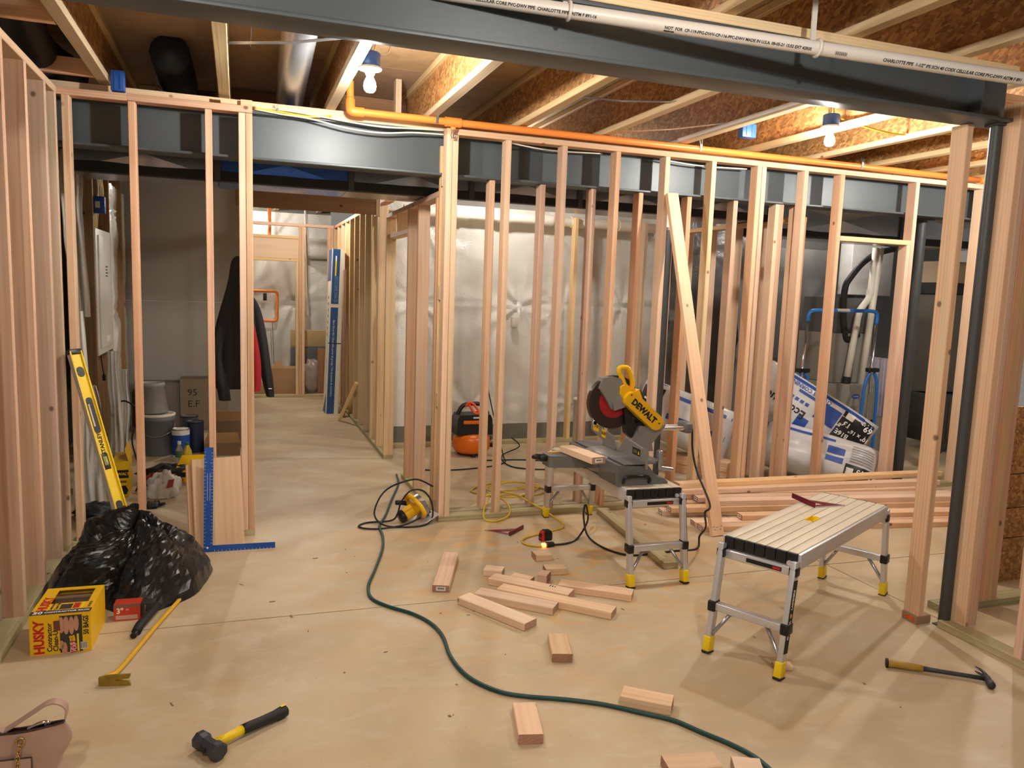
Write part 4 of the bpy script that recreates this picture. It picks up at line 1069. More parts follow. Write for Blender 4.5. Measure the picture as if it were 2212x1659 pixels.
# circular saw lying in the hallway opening
t = thing('circular_saw', 'yellow circular saw with coiled black cord lying at the end of the middle wall', 'saw', M=Matrix.Translation((1.13, 5.0, .072)) @ Matrix.Rotation(math.radians(18), 4, 'Z') @ Matrix.Rotation(math.radians(-24), 4, 'Y'))
My = Matrix(((0,0,1,0), (1,0,0,0), (0,1,0,0), (0,0,0,1)))       # drawn in y-z, extruded along x
half = [(.098*math.cos(PI*i/20), .098*math.sin(PI*i/20)) for i in range(21)]
part('upper_guard', MB().prism([(-.1, -.02)] + [(-p[0]*-1, p[1]) for p in half][::1] + [(-.098, -.02)], .015, .05, My, sm=False), GALV, t)
part('blade', MB().cyl((.03, 0, 0), (.033, 0, 0), .092, n=40), STEELB, t)
part('lower_guard', MB().prism([(.085*math.cos(-PI*i/16), .085*math.sin(-PI*i/16)-.0) for i in range(17)], .022, .042, My), GALV, t)
part('shoe', MB().rbox((-.075, -.14, -.048), (.085, .13, -.044), .002), ALU, t)
part('motor', MB().cyl((.015, .0, .02), (-.10, .0, .02), .048, .044, n=24), YEL, t)
part('motor_cap', MB().lathe([(.044, 0), (.043, .02), (.034, .034), (0, .036)], n=20, M=Matrix.Translation((-.10, 0, .02)) @ Matrix.Rotation(-PI/2, 4, 'Y')), BLACKP, t, label='black motor cap')
part('body', MB().rbox((-.035, -.075, .015), (.018, .06, .075), .018), YEL, t)
part('grip', MB().tube(smooth_pts([(-.01, .075, .05), (-.01, .06, .10), (-.01, .02, .12), (-.01, -.05, .11), (-.01, -.11, .07), (-.01, -.125, .02), (-.01, -.10, -.01)], 5), .0165, 10), YEL, t, label='yellow handle')
part('grip', MB().tube([(-.01, .07, .04), (-.05, .08, .07), (-.085, .085, .09)], .017, 10), BLACKR, t, label='black front knob')
part('depth_lever', MB().cyl((.0, -.05, -.02), (.05, -.09, .0), .008, n=8), CHROME, t)
Mi = t.matrix_basis.inverted()
cord = [(1.13, 4.89, .05), (1.02, 4.86, .02), (.86, 4.85, .008), (.76, 4.88, .008), (.73, 4.94, .008), (.80, 5.0, .008), (.95, 4.97, .02), (.985, 4.93, .08), (1.0, 4.90, .16), (1.06, 4.90, .235), (1.14, 4.90, .235), (1.20, 4.91, .17), (1.22, 4.91, .08), (1.19, 4.88, .02), (1.08, 4.84, .008), (.9, 4.90, .01), (.84, 4.98, .06), (.87, 5.02, .15), (.93, 5.03, .22), (1.02, 5.0, .27), (1.13, 5.0, .285), (1.24, 5.0, .23)]
part('power_cord', MB().tube([Mi @ p for p in smooth_pts(cord, 7)], .006, 8), BLACKR, t)

# boards and framing square leaning on the left jamb
t0 = Vector((-.115, 4.748, .0)); ax = Vector((.268, .055, 0)).normalized()
up = Vector((-.02, .10, .515)).normalized()
Mx = Matrix((ax, ax.cross(up)*-1, up)).transposed().to_4x4()
def lean_board(off, label, wd, L):
    nrm = ax.cross(up)
    o = t0 + nrm*off[1] + ax*off[0]
    if False: pass
    c = o + up*(L/2)
    M = Matrix((ax, nrm*-1, up)).transposed().to_4x4(); M.translation = c
    return tag(ob('lumber_offcut', lum_mesh(wd, .036, L, W_NEW, W_END), None, M), label, 'lumber', 'wide boards leaning on the jamb')
lean_board((.0, -.019), 'wide pinkish board with two knots leaning on the jamb behind the blue square', .28, .53)
lean_board((-.03, -.057), 'wide board leaning behind the front one, its left edge showing', .27, .50)
BLUESQ = mat('blue anodised aluminium', (30, 84, 168), .42, .3, vary=.08)
nrm = ax.cross(up)
M = Matrix((ax, nrm*-1, up)).transposed().to_4x4(); M.translation = Vector((-.205, 4.675, .0))
axs = Vector((.386, -.011, 0)).normalized(); ups = Vector((.015, .10, .585)).normalized(); ns = axs.cross(ups)
M = Matrix((axs, ns*-1, ups)).transposed().to_4x4(); M.translation = Vector((-.207, 4.665, .001))
t = thing('framing_square', 'blue framing square leaning against the boards at the left jamb', 'square', M=M)
part('blade', MB().box((0, 0, 0), (.05, .003, .61)), BLUESQ, t)
part('tongue', MB().box((.05, 0, 0), (.40, .003, .038)), BLUESQ, t)
tk = MB()
for i in range(28): tk.box((.002, -.0004, .03+i*.0205), (.009 if i % 4 else .014, 0, .0315+i*.0205)); tk.box((.041 if i % 4 else .036, -.0004, .05+i*.0195), (.048, 0, .0515+i*.0195))
for i in range(16): tk.box((.06+i*.021, -.0004, .002), (.0615+i*.021, 0, .010 if i % 4 else .014))
tk.box((.018, -.0004, .30), (.0195, 0, .46)).box((.032, -.0004, .30), (.0335, 0, .46))
part('scale_marks', tk, WHITEINK, t)
part('hole', MB().cyl((.022, -.0005, .025), (.022, .0032, .025), .006, n=14), PAPER, t)

# spirit level leaning in the corner
p0, p1 = Vector((-.548, 4.548, .0)), Vector((-.876, 4.872, 1.165))
up = (p1-p0).normalized(); fc = Vector((.62, -.78, 0)); fc = (fc - up*fc.dot(up)).normalized(); sx = up.cross(fc)*-1
M = Matrix((sx, fc*-1, up)).transposed().to_4x4(); M.translation = p0
if M.to_3x3().determinant() < 0:
    sx = -sx; M = Matrix((sx, fc*-1, up)).transposed().to_4x4(); M.translation = p0
t = thing('spirit_level', 'yellow spirit level leaning in the left corner above the black plastic', 'level', M=M)
L = (p1-p0).length
part('web', MB().box((-.027, -.006, .02), (.027, .006, L-.02)), YELL, t)
fa = MB()
for s in (-1, 1): fa.rbox((s*.03-.004, -.0185, .012), (s*.03+.004, .0185, L-.012), .002)
part('flange', fa, YELL, t)
part('edge', MB().box((-.0348, -.0175, .02), (-.0341, .0175, L-.02)), ALUTOP, t, label='bare grey measuring edge')
for a, b in ((0, .022), (L-.03, L)): part('end_cap', MB().rbox((-.036, -.016, a), (.036, .016, b), .004), BLACKP, t, label='black end cap')
def slot(z0, z1, nm='hand_slot', m=BLACKP, w_=.018):
    poly = [(w_*math.cos(a), z0 + w_ + w_*math.sin(a)) for a in [PI + PI*i/10 for i in range(11)]] + [(w_*math.cos(a), z1 - w_ + w_*math.sin(a)) for a in [PI*i/10 for i in range(11)]]
    Mz2 = Matrix(((1,0,0,0), (0,0,1,0), (0,1,0,0), (0,0,0,1)))
    return part(nm, MB().prism(poly, -.0075, .0075, Mz2), m, t)
slot(.16, .37); s2 = slot(.76, .97); slot(1.09, 1.15, 'vial_frame', BLACKP, .02)
part('vial', MB().cyl((-.01, -.0085, .80), (-.01, -.0085, .93), .005, n=10), mat('pale vial', (210, 206, 200), .2), s2)
vf = part('vial_frame', MB().rbox((-.031, -.0085, .55), (.016, .0085, .645), .006), BLACKP, t)
part('vial', MB().rbox((-.016, -.0105, .575), (.006, -.008, .625), .003), mat('green vial liquid', (150, 160, 96), .2), vf, label='pale green vial')
Mt = frame((0, -.0066, .70), (0, 0, 1), (-1, 0, 0))
text('STANLEY', .03, INK, t, Mt, bold=.0012)
# ================================================================== LEFT CORNER: BAG BOX, BLACK PLASTIC, HANDBAG
t = thing('bag_box', 'open yellow cardboard box of contractor bags on the floor at the left', 'box', (-.83, 3.512, .0), -2)
BXY = mat('yellow printed cardboard', (240, 192, 10), .45, vary=.04)
BXG = mat('dark grey printed cardboard', (52, 50, 48), .45, vary=.05)
SKIN = mat('printed skin tone', (198, 146, 118), .5, vary=.25, scale=14)
w_, d_, h_ = .228, .30, .172
part('front_panel', MB().box((0, 0, 0), (w_, .003, h_)), BXY, t)
part('back_panel', MB().box((0, d_-.003, 0), (w_, d_, h_)), BXY, t)
for x in (0, w_-.003): part('side_panel', MB().box((x, .003, 0), (x+.003, d_-.003, h_)), BXY, t)
part('bottom_panel', MB().box((.003, .003, 0), (w_-.003, d_-.003, .003)), CARD, t)
top = MB()
top.box((0, 0, h_), (w_, .115, h_+.003)).box((0, .115, h_), (.052, d_, h_+.003)).box((w_-.03, .115, h_), (w_, d_, h_+.003)).box((.052, .27, h_), (w_-.03, d_, h_+.003))
tp = part('top_panel', top, BXY, t)
part('flap', MB().box((.052, .2, h_-.06), (w_-.03, .203, h_+.0)), CARD, t); part('flap', MB().rbox((.052, .125, h_-.03), (w_-.034, .26, h_-.01), .006), mat('dark brown carton', (74, 54, 36), .8), t, label='dark brown inner carton')
FR = frame((0, -.0005, 0), (1, 0, 0), (0, 0, 1)); TOPM = Matrix.Translation((0, 0, h_+.0034))
fp = t.children[0]
def pr(nm, lo, hi, m, par, M, d=.0004): return part(nm, MB().box((*lo, 0), (*hi, d)), m, par, M)
def prp(nm, poly, m, par, M): return part(nm, MB().prism(poly, 0, .0005), m, par, M)
text('HUSKY', .052, REDINK, fp, FR @ rot((.036, .077, .0004), 90), bold=.0022, sx=.88)
for i, s_ in enumerate(('Contractor', 'Clean-Up', 'Bags')): text(s_, .027, INK, fp, FR @ rot((.074 + i*.0225, .012, .0004), 90), 'LEFT', bold=.0005)
pr('photo', (.112, .004), (.196, .165), BXG, fp, FR)
for i, (a, b, c, e) in enumerate(((.118, .125, .014, .036), (.136, .122, .014, .04), (.156, .12, .013, .04), (.174, .128, .012, .034), (.128, .02, .013, .03), (.118, .038, .01, .02))):
    prp('photo', [(a + c*math.cos(2*PI*k/14)*.8, b + e*math.sin(2*PI*k/14)) for k in range(14)], SKIN, fp, FR @ Matrix.Translation((0, 0, .0005)))
pr('print', (.094, .098), (.118, .142), mat('dim maroon print', (112, 62, 52), .5), fp, FR @ Matrix.Translation((0, 0, .0008)) @ rot((0,0,0), 2))
prp('print', [(.150, .0), (.172, .004), (.170, .05), (.150, .048)], REDINK, fp, FR @ Matrix.Translation((0, 0, .0012)))
prp('print', [(.150, .05), (.170, .052), (.166, .078), (.146, .074)], YEL, fp, FR @ Matrix.Translation((0, 0, .0012)))
text('TRUE', .019, WHITEINK, fp, FR @ rot((.156, .024, .0018), 90)); text('FLAP', .019, WHITEINK, fp, FR @ rot((.167, .026, .0018), 90))
text('2-PLY', .012, INK, fp, FR @ rot((.157, .063, .0018), 88))
prp('print', [(.176, .006), (.184, .006), (.182, .082), (.175, .082)], YELL, fp, FR @ Matrix.Translation((0, 0, .0012)))
text('50 BAGS', .028, INK, fp, FR @ rot((.211, .117, .0006), 90), bold=.0007, sx=.8)
pr('barcode', (.188, .012), (.214, .044), PAPER, fp, FR @ Matrix.Translation((0, 0, .0012)))
bb = MB()
for i in range(11): bb.box((.1895+i*.0022, .016, 0), (.1895+i*.0022+.0007+.0006*(i % 3 == 0), .042, .0004))
part('barcode', bb, INK, fp, FR @ Matrix.Translation((0, 0, .0018)))
pr('print', (.0, .0), (w_, .040), BXG, tp, TOPM)
text('CONTRACTOR PACK', .0175, WHITEINK, tp, TOPM @ Matrix.Translation((.137, .02, .0006)), bold=.0006)
text('50', .036, WHITEINK, tp, TOPM @ Matrix.Translation((.028, .02, .0006)), bold=.001)
text('HUSKY', .05, REDINK, tp, TOPM @ rot((.036, .115, .0003), 90), bold=.002, sx=.95)
text('Contractor', .018, INK, tp, TOPM @ rot((.068, .08, .0003), 90)); text('Clean-Up', .018, INK, tp, TOPM @ rot((.088, .078, .0003), 90))
pr('photo', (.10, .048), (.145, .10), BXG, tp, TOPM); pr('print', (.15, .05), (.175, .105), REDINK, tp, TOPM)
pr('print', (.18, .05), (.19, .11), YELL, tp, TOPM)
text('50 BAGS', .017, INK, tp, TOPM @ rot((.212, .082, .0003), 90))

# black plastic sheeting heaped over tools
def heap():
    n, m = 150, 34; rows = []
    out = [(-.918, 4.06), (-.918, 4.30), (-.86, 4.42), (-.62, 4.47), (-.42, 4.50), (-.24, 4.50), (-.15, 4.40), (-.165, 4.22), (-.22, 4.02), (-.33, 3.90), (-.44, 3.82), (-.54, 3.86), (-.63, 3.95), (-.78, 3.94), (-.92, 4.0)]
    ring = smooth_pts([(x, y, 0) for x, y in out], 5, True)
    pk = Vector((-.50, 4.28, 0))
    for j in range(m+1):
        f = j/m; row = []
        for i in range(len(ring)+1):
            q = ring[i % len(ring)]
            a = math.atan2(q.y-pk.y, q.x-pk.x)
            p = pk.lerp(q, f)
            H = .43 - .10*max(0, math.cos(a))*1.1 - .05*max(0, -math.cos(a))
            prof = (1 - f**1.6)
            skirt = .16*(1-f**9) * (.55+.45*math.cos(a*2+1.0))
            z = H*prof*.72 + skirt*.9
            # folds running down from the peak plus facetted crumple
            fold = .055*abs(math.sin(a*3.5 + 2.2*noise.noise((p.x*4, p.y*4, 1)))) * math.sin(PI*min(1, f*1.15))
            v = noise.voronoi((p.x*4.2, p.y*4.2, z*3.5))[0]
            cr = .085*(v[1]-v[0]) - .035
            cr2 = .06*noise.noise((p.x*4, p.y*4, 3.3)) + .012*abs(noise.noise((p.x*12, p.y*12, 8)))
            k = math.sin(PI*min(1, f*1.02)) if f > .5 else 1
            o = (fold + cr*min(1, f*3) + cr2) * max(.15, k)
            dx = Vector((math.cos(a), math.sin(a), 0))
            o += .010*noise.noise((i*1.7, j*1.9, 4)) * (f < .97); pp = p + dx*(o*.8)
            row.append((pp.x, pp.y, max(.003, z + o*.7)))
        rows.append(row)
    return MB().grid(rows, sm=False)
solid('plastic_sheet', heap(), BAGBLK, 'crumpled black plastic sheeting heaped on the floor at the left', 'plastic sheet')
solid('plastic_sheet', MB().grid([[(-.88+.13*i + .02*noise.noise((i, j, 2)), 4.04 + .02*math.sin(i*2.1+j), .005 + .06*j*(1 if i else .6)*.9 + .03*noise.noise((i*1.3, j*1.7, 5))) for i in range(2)] for j in range(3)], sm=False), BAGBLK, 'flat tail of black plastic lying behind the yellow box', 'plastic sheet')
t = thing('caulk_gun', 'black tool tube poking out under the black plastic', 'tool', (-.43, 3.66, .0))
part('tube', MB().tube([(-.012, -.05, .016), (-.005, 0, .022), (.05, .2, .03)], .02, 14), BLACKR, t)
part('cap', MB().cyl((-.012, -.05, .016), (-.02, -.085, .014), .013, n=14), BLACKP, t)
t = thing('screw_box', 'small red box of screws marked 3 in. under the black plastic', 'box', (-.556, 3.79, 0), -3)
REDBOX = mat('red printed card', (198, 62, 40), .5, vary=.06)
part('carton', MB().box((0, 0, 0), (.112, .07, .078)), REDBOX, t)
text('3"', .036, WHITEINK, t, FR @ Matrix.Translation((.026, .046, 0)), bold=.001)
text('IN.', .012, WHITEINK, t, FR @ Matrix.Translation((.058, .052, 0)))
pr('print', (0, .064), (.112, .078), mat('grey print', (120, 100, 92), .5), t, FR)
pr('print', (.008, .006), (.1, .026), mat('pale print', (206, 170, 160), .5), t, FR)
part('carton', MB().box((.114, .01, 0), (.16, .07, .07)), BXG, t)
part('screw', MB().cyl((.132, .008, .012), (.132, .008, .066), .0022, n=8).cyl((.132, .008, .008), (.132, .008, .013), .008, .003, n=10), CHROME, t)

# handbag at the lower left
LEATH = mat('dusty pink leather', (176, 146, 130), .5, vary=.08, bump=.08, bscale=60)
PIPING = mat('dark leather piping', (52, 34, 30), .5)
GOLD = mat('pale gold metal', (206, 172, 108), .25, .9, vary=0)
hb = t = thing('handbag', 'dusty pink leather handbag with chain and gold emblem at the bottom left corner', 'bag', (-.735, 2.58, 0), -4)
def bagpt(a, f):
    wx = .235 - .015*f + .02*math.sin(f*PI); wy = .085*(1-.8*f) + .01
    ca, sa = math.cos(a), math.sin(a)
    e = .55
    x = wx*math.copysign(abs(ca)**e, ca)
    lo, hi = -.082 + .004*f, .085*(1-f) - .052*f
    y = (lo+hi)/2 + (hi-lo)/2*math.copysign(abs(sa)**e, sa)
    side = abs(ca)**3
    x += math.copysign(1, ca)*(-.030*side*math.sin(f*PI*1.25) + .012*side*math.cos(f*9))
    y += .010*math.sin(6*f + 3*ca)*side
    z = .205*f + .012*f*abs(ca)**2
    wob = .007*noise.noise((x*14, y*14, z*14))
    return Vector((x*(1+wob), y + wob, z))
rows = [[bagpt(2*PI*i/72, j/26) for i in range(73)] for j in range(27)]
mb = MB().grid(rows); mb.add([bagpt(2*PI*i/72, 0) for i in range(72)], [list(range(72))])
part('body', mb, LEATH, t)
part('rim', MB().tube([bagpt(2*PI*i/48, 1.0) for i in range(48)], .003, 6, closed=True), PIPING, t, label='dark piped rim')
part('lining', MB().add([bagpt(2*PI*i/48, .95)*1 for i in range(48)], [list(range(48))]), PIPING, t)
part('pocket', MB().rbox((-.10, -.0885, .01), (.147, -.078, .135), .004), LEATH, t)
part('pocket_edge', MB().tube([(-.10, -.0885, .136), (.147, -.0885, .136), (.148, -.0885, .01)], .002, 6), PIPING, t)
part('strap', MB().ribbon(smooth_pts([(.06, -.055, .20), (.10, -.055, .222), (.15, -.055, .252), (.185, -.05, .27), (.212, -.045, .268), (.232, -.042, .248), (.228, -.045, .215), (.215, -.05, .19)], 6), (0, 1, .15), .026, .004), LEATH, t)
part('strap', MB().ribbon(smooth_pts([(-.12, -.06, .20), (-.05, -.06, .25), (.0, -.06, .256), (.04, -.06, .232), (.075, -.06, .198)], 6), (0, 1, .2), .022, .004), LEATH, t)
part('strap_buckle', MB().tube([(-.01, -.072, .250), (.02, -.072, .256), (.02, -.048, .256), (-.01, -.048, .250)], .003, 6, closed=True), GOLD, t)
part('clasp', MB().tube(smooth_pts([(.13, -.06, .202), (.155, -.06, .214), (.175, -.058, .218), (.19, -.055, .212), (.175, -.055, .208)], 4), .006, 8), CHROME, t)
part('ring', MB().tube([(.118 + .011*math.cos(a), -.085, .182 + .011*math.sin(a)) for a in [2*PI*i/16 for i in range(16)]], .003, 6, closed=True), GOLD, t)
ch = MB()
for i in range(15):
    cz = .170 - i*.0105; cx = .118 - .004*math.sin(i*.35)*2
    ch.tube([(cx + (.0052 if i % 2 else .0022)*math.cos(a), -.0925 + (.0015 if i % 2 else .0045)*math.cos(a)*(1), cz + .0085*math.sin(a)) for a in [2*PI*k/10 for k in range(10)]], .0016, 5, closed=True)
part('chain', ch, GOLD, t, label='gold link chain')
em = MB()
for k in range(4):
    a = k*PI/2
    for s in (-1, 1):
        em.tube([(.055 + .006*math.cos(a), -.0895, .088 + .006*math.sin(a)), (.055 + .02*math.cos(a) + s*.007*math.sin(a), -.0895, .088 + .02*math.sin(a) - s*.007*math.cos(a)), (.055 + .017*math.cos(a) + s*.013*math.sin(a), -.0895, .088 + .017*math.sin(a) - s*.013*math.cos(a))], .0022, 6)
em.cyl((.035, -.0895, .088), (.075, -.0895, .088), .002, n=6)
part('emblem', em, GOLD, t, label='round gold emblem')

hb.scale = (1, 1, 1.09)
# ================================================================== LEFT BACK ROOM
t = thing('breaker_panel', 'tall white breaker panel on the exterior wall at the left', 'panel', (-1.045, 6.8, .95))
part('cabinet', MB().rbox((-.06, 0, 0), (.0, .72, 1.0), .004), WHITE, t)
part('door', MB().rbox((0, .08, .05), (.012, .64, .95), .004), WHITE, t)
sl = MB()
for i in range(7): sl.box((-.04, -.001, .09+i*.125), (-.03, .001, .125+i*.125))
part('slot', sl, INK, t)
for z0, z1 in ((.83, .93), (.09, .14)): part('sticker', MB().box((.0125, .30, z0), (.0135, .5, z1)), PAPER, t)
lp = MB()
for i in range(4): lp.box((.0125, .36, .70-i*.025), (.0132, .46 - .02*(i % 2), .712-i*.025))
part('print', lp, INK, t)
for i, (x, m) in enumerate(((.08, CABLE), (.14, CABLEY), (.2, CABLE), (.26, CABLEY))):
    part('cable', MB().tube(smooth_pts([(-.03, x, 1.0), (-.02, x+.03, 1.15), (-.0, x+.1+.02*i, 1.3), (-.03, x+.16, 1.55)], 5), .007), m, t)
film_parts = MB()
def drape(x, y, z0, z1, w0, w1, label, seed):
    rows = []
    for j in range(25):
        f = j/24; z = z0 + (z1-z0)*f; wd = (w0*(1-f) + w1*f) * (1 + .25*noise.noise((f*4, seed, 0)))
        rows.append([(x + wd*(i/14-.5) + .03*noise.noise((f*2, seed, 1)), y + .012*math.sin(i*1.3 + seed + 2*f) + .03*noise.noise((i*.35, f*2, seed+9)) + .02*noise.noise((i*.6, f*5, seed)), z) for i in range(15)])
    solid('plastic_film', MB().grid(rows), POLY, label, 'plastic film')
drape(-.985, 5.62, .01, 1.35, .10, .06, 'white film hanging behind the left corner stud, below the breaker panel level', 1.3)
drape(-.93, 5.75, .01, .85, .16, .05, 'white film flaring to the floor behind the spirit level', 4.1)
drape(-1.02, 5.9, 1.3, 2.4, .10, .13, 'upper white film bulging beside the left corner stud', 2.6)
drape(-.93, 6.7, .01, 1.0, .10, .07, 'crumpled white film hanging under the breaker panel', 7.7)
drape(-.86, 6.75, .01, .85, .07, .05, 'narrow white film strip right of the panel cord', 9.1)
solid('cord', MB().tube(smooth_pts([(-1.038, 6.84, .955), (-1.03, 6.83, .88), (-1.02, 6.83, .80)], 5), .005).cyl((-1.02, 6.83, .80), (-1.018, 6.83, .75), .012, n=10), BLACKR, 'short black cord with plug hanging under the breaker panel', 'cord')
solid('cord', MB().tube(smooth_pts([(-.83, 6.3, .66), (-.79, 6.25, .665), (-.73, 6.2, .63), (-.70, 6.15, .56), (-.74, 6.1, .42), (-.72, 6.1, .28), (-.68, 6.1, .15), (-.72, 6.05, .03)], 6), .006), BLACKR, 'thin black cord curving down to the yellow carton', 'cord')
# pails
def pail(name, loc, r0, r1, h, m, label, lid=True, handle=True):
    t = thing(name, label, 'bucket', loc)
    part('body', MB().lathe([(r0*.97, 0), (r0, .004), (r1*.98, h*.86), (r1*1.05, h*.87), (r1*1.05, h*.93), (r1, h), (r1*.96, h), (r1*.94, h*.9), (r0*.9, .01), (0, .01)], n=36), m, t)
    if lid: part('lid', MB().lathe([(r1*1.06, h-.01), (r1*1.07, h+.01), (r1*.95, h+.014), (r1*.93, h+.006), (0, h+.006)], n=36), PVCW, t)
    if handle: part('handle', MB().tube([(r1*1.05*math.cos(a), -.03 - r1*.95*math.sin(a)*.55 - r1*.35, h*.8 - r1*1.0*math.sin(a)*.75) for a in [PI*i/16 for i in range(17)]], .003, 6), CHROME, t)
    return t
GREYPAIL = mat('grey plastic pail', (112, 116, 122), .45, vary=.06)
pail('bucket', (-.70, 7.5, 0), .128, .142, .36, GREYPAIL, 'grey five gallon bucket with pale lid behind the left stud wall')
pail('bucket', (-.74, 7.55, .376), .13, .10, .27, mat('translucent white pail', (150, 146, 140), .5), 'upturned pale bucket standing on the grey bucket', False, False)
def can(loc, r, h, body, lidm, label, lab=None):
    t = thing('paint_can', label, 'can', loc)
    part('body', MB().cyl((0,0,0), (0,0,h), r, n=28), body, t)
    part('rim', MB().lathe([(r*1.03, h-.006), (r*1.04, h+.003), (r*.9, h+.003), (r*.88, h-.004), (0, h-.003)], n=28), lidm, t)
    if lab: part('label', MB().cyl((0,0,h*.08), (0,0,h*.8), r*1.008, n=28, caps=False), lab, t)
can((-.50, 7.36, 0), .075, .25, WHITE, CHROME, 'white paint can with blue label beside the grey bucket', BLUEINK)
can((-.39, 7.55, 0), .075, .28, mat('navy can', (34, 40, 66), .4), BLACKP, 'navy paint can with black lid right of the white can', None)
can((-.45, 7.75, 0), .08, .30, mat('dull grey can', (84, 84, 86), .4), BLACKP, 'grey paint can at the back between the other two cans')
def bottle(loc, r, h, m, capm, lab, label):
    t = thing('bottle', label, 'bottle', loc)
    part('body', MB().lathe([(r*.9, 0), (r, .01), (r, h*.35), (r*.93, h*.4), (r, h*.45), (r, h*.62), (r*.45, h*.84), (r*.4, h*.9), (0, h*.9)], n=20), m, t)
    part('cap', MB().cyl((0,0,h*.88), (0,0,h), r*.45, n=14), capm, t)
    if lab: part('label', MB().cyl((0,0,h*.38), (0,0,h*.58), r*1.02, n=20, caps=False), lab, t)
GLASSY = mat('clear plastic', (200, 204, 206), .12, vary=.02); GLASSY.node_tree.nodes['Principled BSDF'].inputs['Transmission Weight'].default_value = .85
bottle((-.485, 6.95, 0), .033, .215, GLASSY, WHITE, mat('green band', (70, 110, 60), .5), 'clear water bottle with green label by the paint cans')
bottle((-.425, 6.98, 0), .036, .20, mat('yellow liquid bottle', (206, 180, 56), .25), mat('green cap', (40, 110, 70), .4), None, 'yellow bottle with green cap right of the water bottle')
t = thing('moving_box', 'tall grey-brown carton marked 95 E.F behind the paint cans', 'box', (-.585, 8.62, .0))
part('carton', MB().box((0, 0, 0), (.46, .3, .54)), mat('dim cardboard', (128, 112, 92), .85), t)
BM = frame((0, -.0006, 0), (1, 0, 0), (0, 0, 1))
text('95', .10, INK, t, BM @ Matrix.Translation((.12, .40, 0))); text('E.F', .10, INK, t, BM @ Matrix.Translation((.13, .28, 0)))
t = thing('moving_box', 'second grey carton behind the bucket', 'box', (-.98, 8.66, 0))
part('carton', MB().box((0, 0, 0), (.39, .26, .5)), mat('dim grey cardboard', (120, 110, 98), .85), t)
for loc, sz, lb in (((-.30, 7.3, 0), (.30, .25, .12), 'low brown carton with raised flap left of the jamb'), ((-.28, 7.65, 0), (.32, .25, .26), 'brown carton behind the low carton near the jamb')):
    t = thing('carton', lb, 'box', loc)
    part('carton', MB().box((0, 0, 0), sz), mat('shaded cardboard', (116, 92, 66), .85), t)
    part('flap', MB().box((0, 0, sz[2]), (sz[0], .004, sz[2]+.003)).prism([(0, 0), (sz[0], 0), (sz[0]-.02, .13), (.03, .13)], 0, .003, Matrix.Translation((0, 0, sz[2])) @ Matrix.Rotation(math.radians(125), 4, 'X')), CARD, t)
# yellow tool cartons
t = thing('tool_carton', 'yellow and black tool carton standing behind the spirit level', 'box', (-.865, 6.02, 0), 3)
part('carton', MB().box((0, 0, 0), (.105, .36, .26)), BXY, t)
F2 = frame((0, -.0006, 0), (1, 0, 0), (0, 0, 1))
pr('print', (0, .14), (.105, .20), INK, t, F2); text('DEWALT', .027, BXY, t, F2 @ Matrix.Translation((.054, .17, .0006)), bold=.001)
prp('print', [(.03, .02), (.09, .02), (.1, .05), (.085, .085), (.04, .085)], INK, t, F2)
pr('print', (.04, .105), (.09, .122), mat('brown print', (120, 92, 30), .5), t, F2)
part('flap', MB().prism([(0, 0), (.34, 0), (.32, .09), (.02, .09)], 0, .003, Matrix.Translation((.105, .01, .26)) @ Matrix.Rotation(PI/2, 4, 'Z') @ Matrix.Rotation(math.radians(75), 4, 'X')), BXY, t)
t = thing('tool_carton', 'flat yellow carton with open lid right of the white carrier bag', 'box', (-.485, 6.36, 0), 0)
part('carton', MB().box((0, 0, 0), (.22, .24, .085)), BXY, t)
pr('print', (.01, .045), (.21, .085), INK, t, F2)
part('lid', MB().prism([(0, 0), (.22, 0), (.26, .16), (.05, .16)], 0, .004, Matrix.Translation((0, .02, .085)) @ Matrix.Rotation(math.radians(40), 4, 'X')), BXY, t)
# carrier bag and loose clothing
def blob(name, c, r, seed, m, label, cat, amp=.3, freq=3, flat=True, sm=True, n=(28, 18)):
    rows = []
    for j in range(n[1]+1):
        th = PI*j/n[1]; row = []
        for i in range(n[0]+1):
            a = 2*PI*(i % n[0])/n[0]
            d = Vector((math.sin(th)*math.cos(a), math.sin(th)*math.sin(a), math.cos(th)))
            k = 1 + amp*noise.noise(d*freq + Vector((seed, seed*2, 0))) + amp*.5*abs(noise.noise(d*freq*2.3 + Vector((0, seed, 3))))
            p = Vector((c[0] + d.x*r[0]*k, c[1] + d.y*r[1]*k, c[2] + d.z*r[2]*k))
            row.append((p.x, p.y, max(.002, p.z)))
        rows.append(row)
    return solid(name, MB().grid(rows, sm=sm), m, label, cat)
BAGW = mat('white carrier bag plastic', (222, 220, 216), .4, vary=.05, bump=.3, bscale=25)
wbg = blob('carrier_bag', (-.53, 5.96, .07), (.10, .07, .11), 2.2, BAGW, 'crumpled white carrier bag with red print on the floor behind the left studs', 'bag', .5, 2.6)
part('print', MB().prism([(-.03, -.03), (.015, -.025), (.03, .03), (-.01, .028)], 0, .002), mat('red print', (150, 50, 36), .5), wbg, frame((-.475, 5.875, .12), (1, .3, 0), (0, .2, 1)))
blob('red_cloth', (-.56, 6.2, .06), (.12, .09, .06), 5.1, mat('dark red cloth', (134, 36, 44), .8), 'dark red cloth lying behind the white carrier bag', 'cloth', .5, 3)
blob('black_bag', (-.52, 6.45, .06), (.2, .1, .07), 8.3, BLACKR, 'black tool bag behind the red cloth', 'bag', .4, 3)
blob('black_bag', (-.88, 5.50, .05), (.12, .12, .055), 3.7, BLACKR, 'black duffel bag on the floor left of the spirit level foot', 'bag', .4, 3)
t = thing('glove', 'black and orange work glove on the floor right of the second left stud', 'glove', (-.575, 5.70, 0))
part('palm', MB().rbox((-.04, -.05, 0), (.04, .04, .035), .016), BLACKR, t)
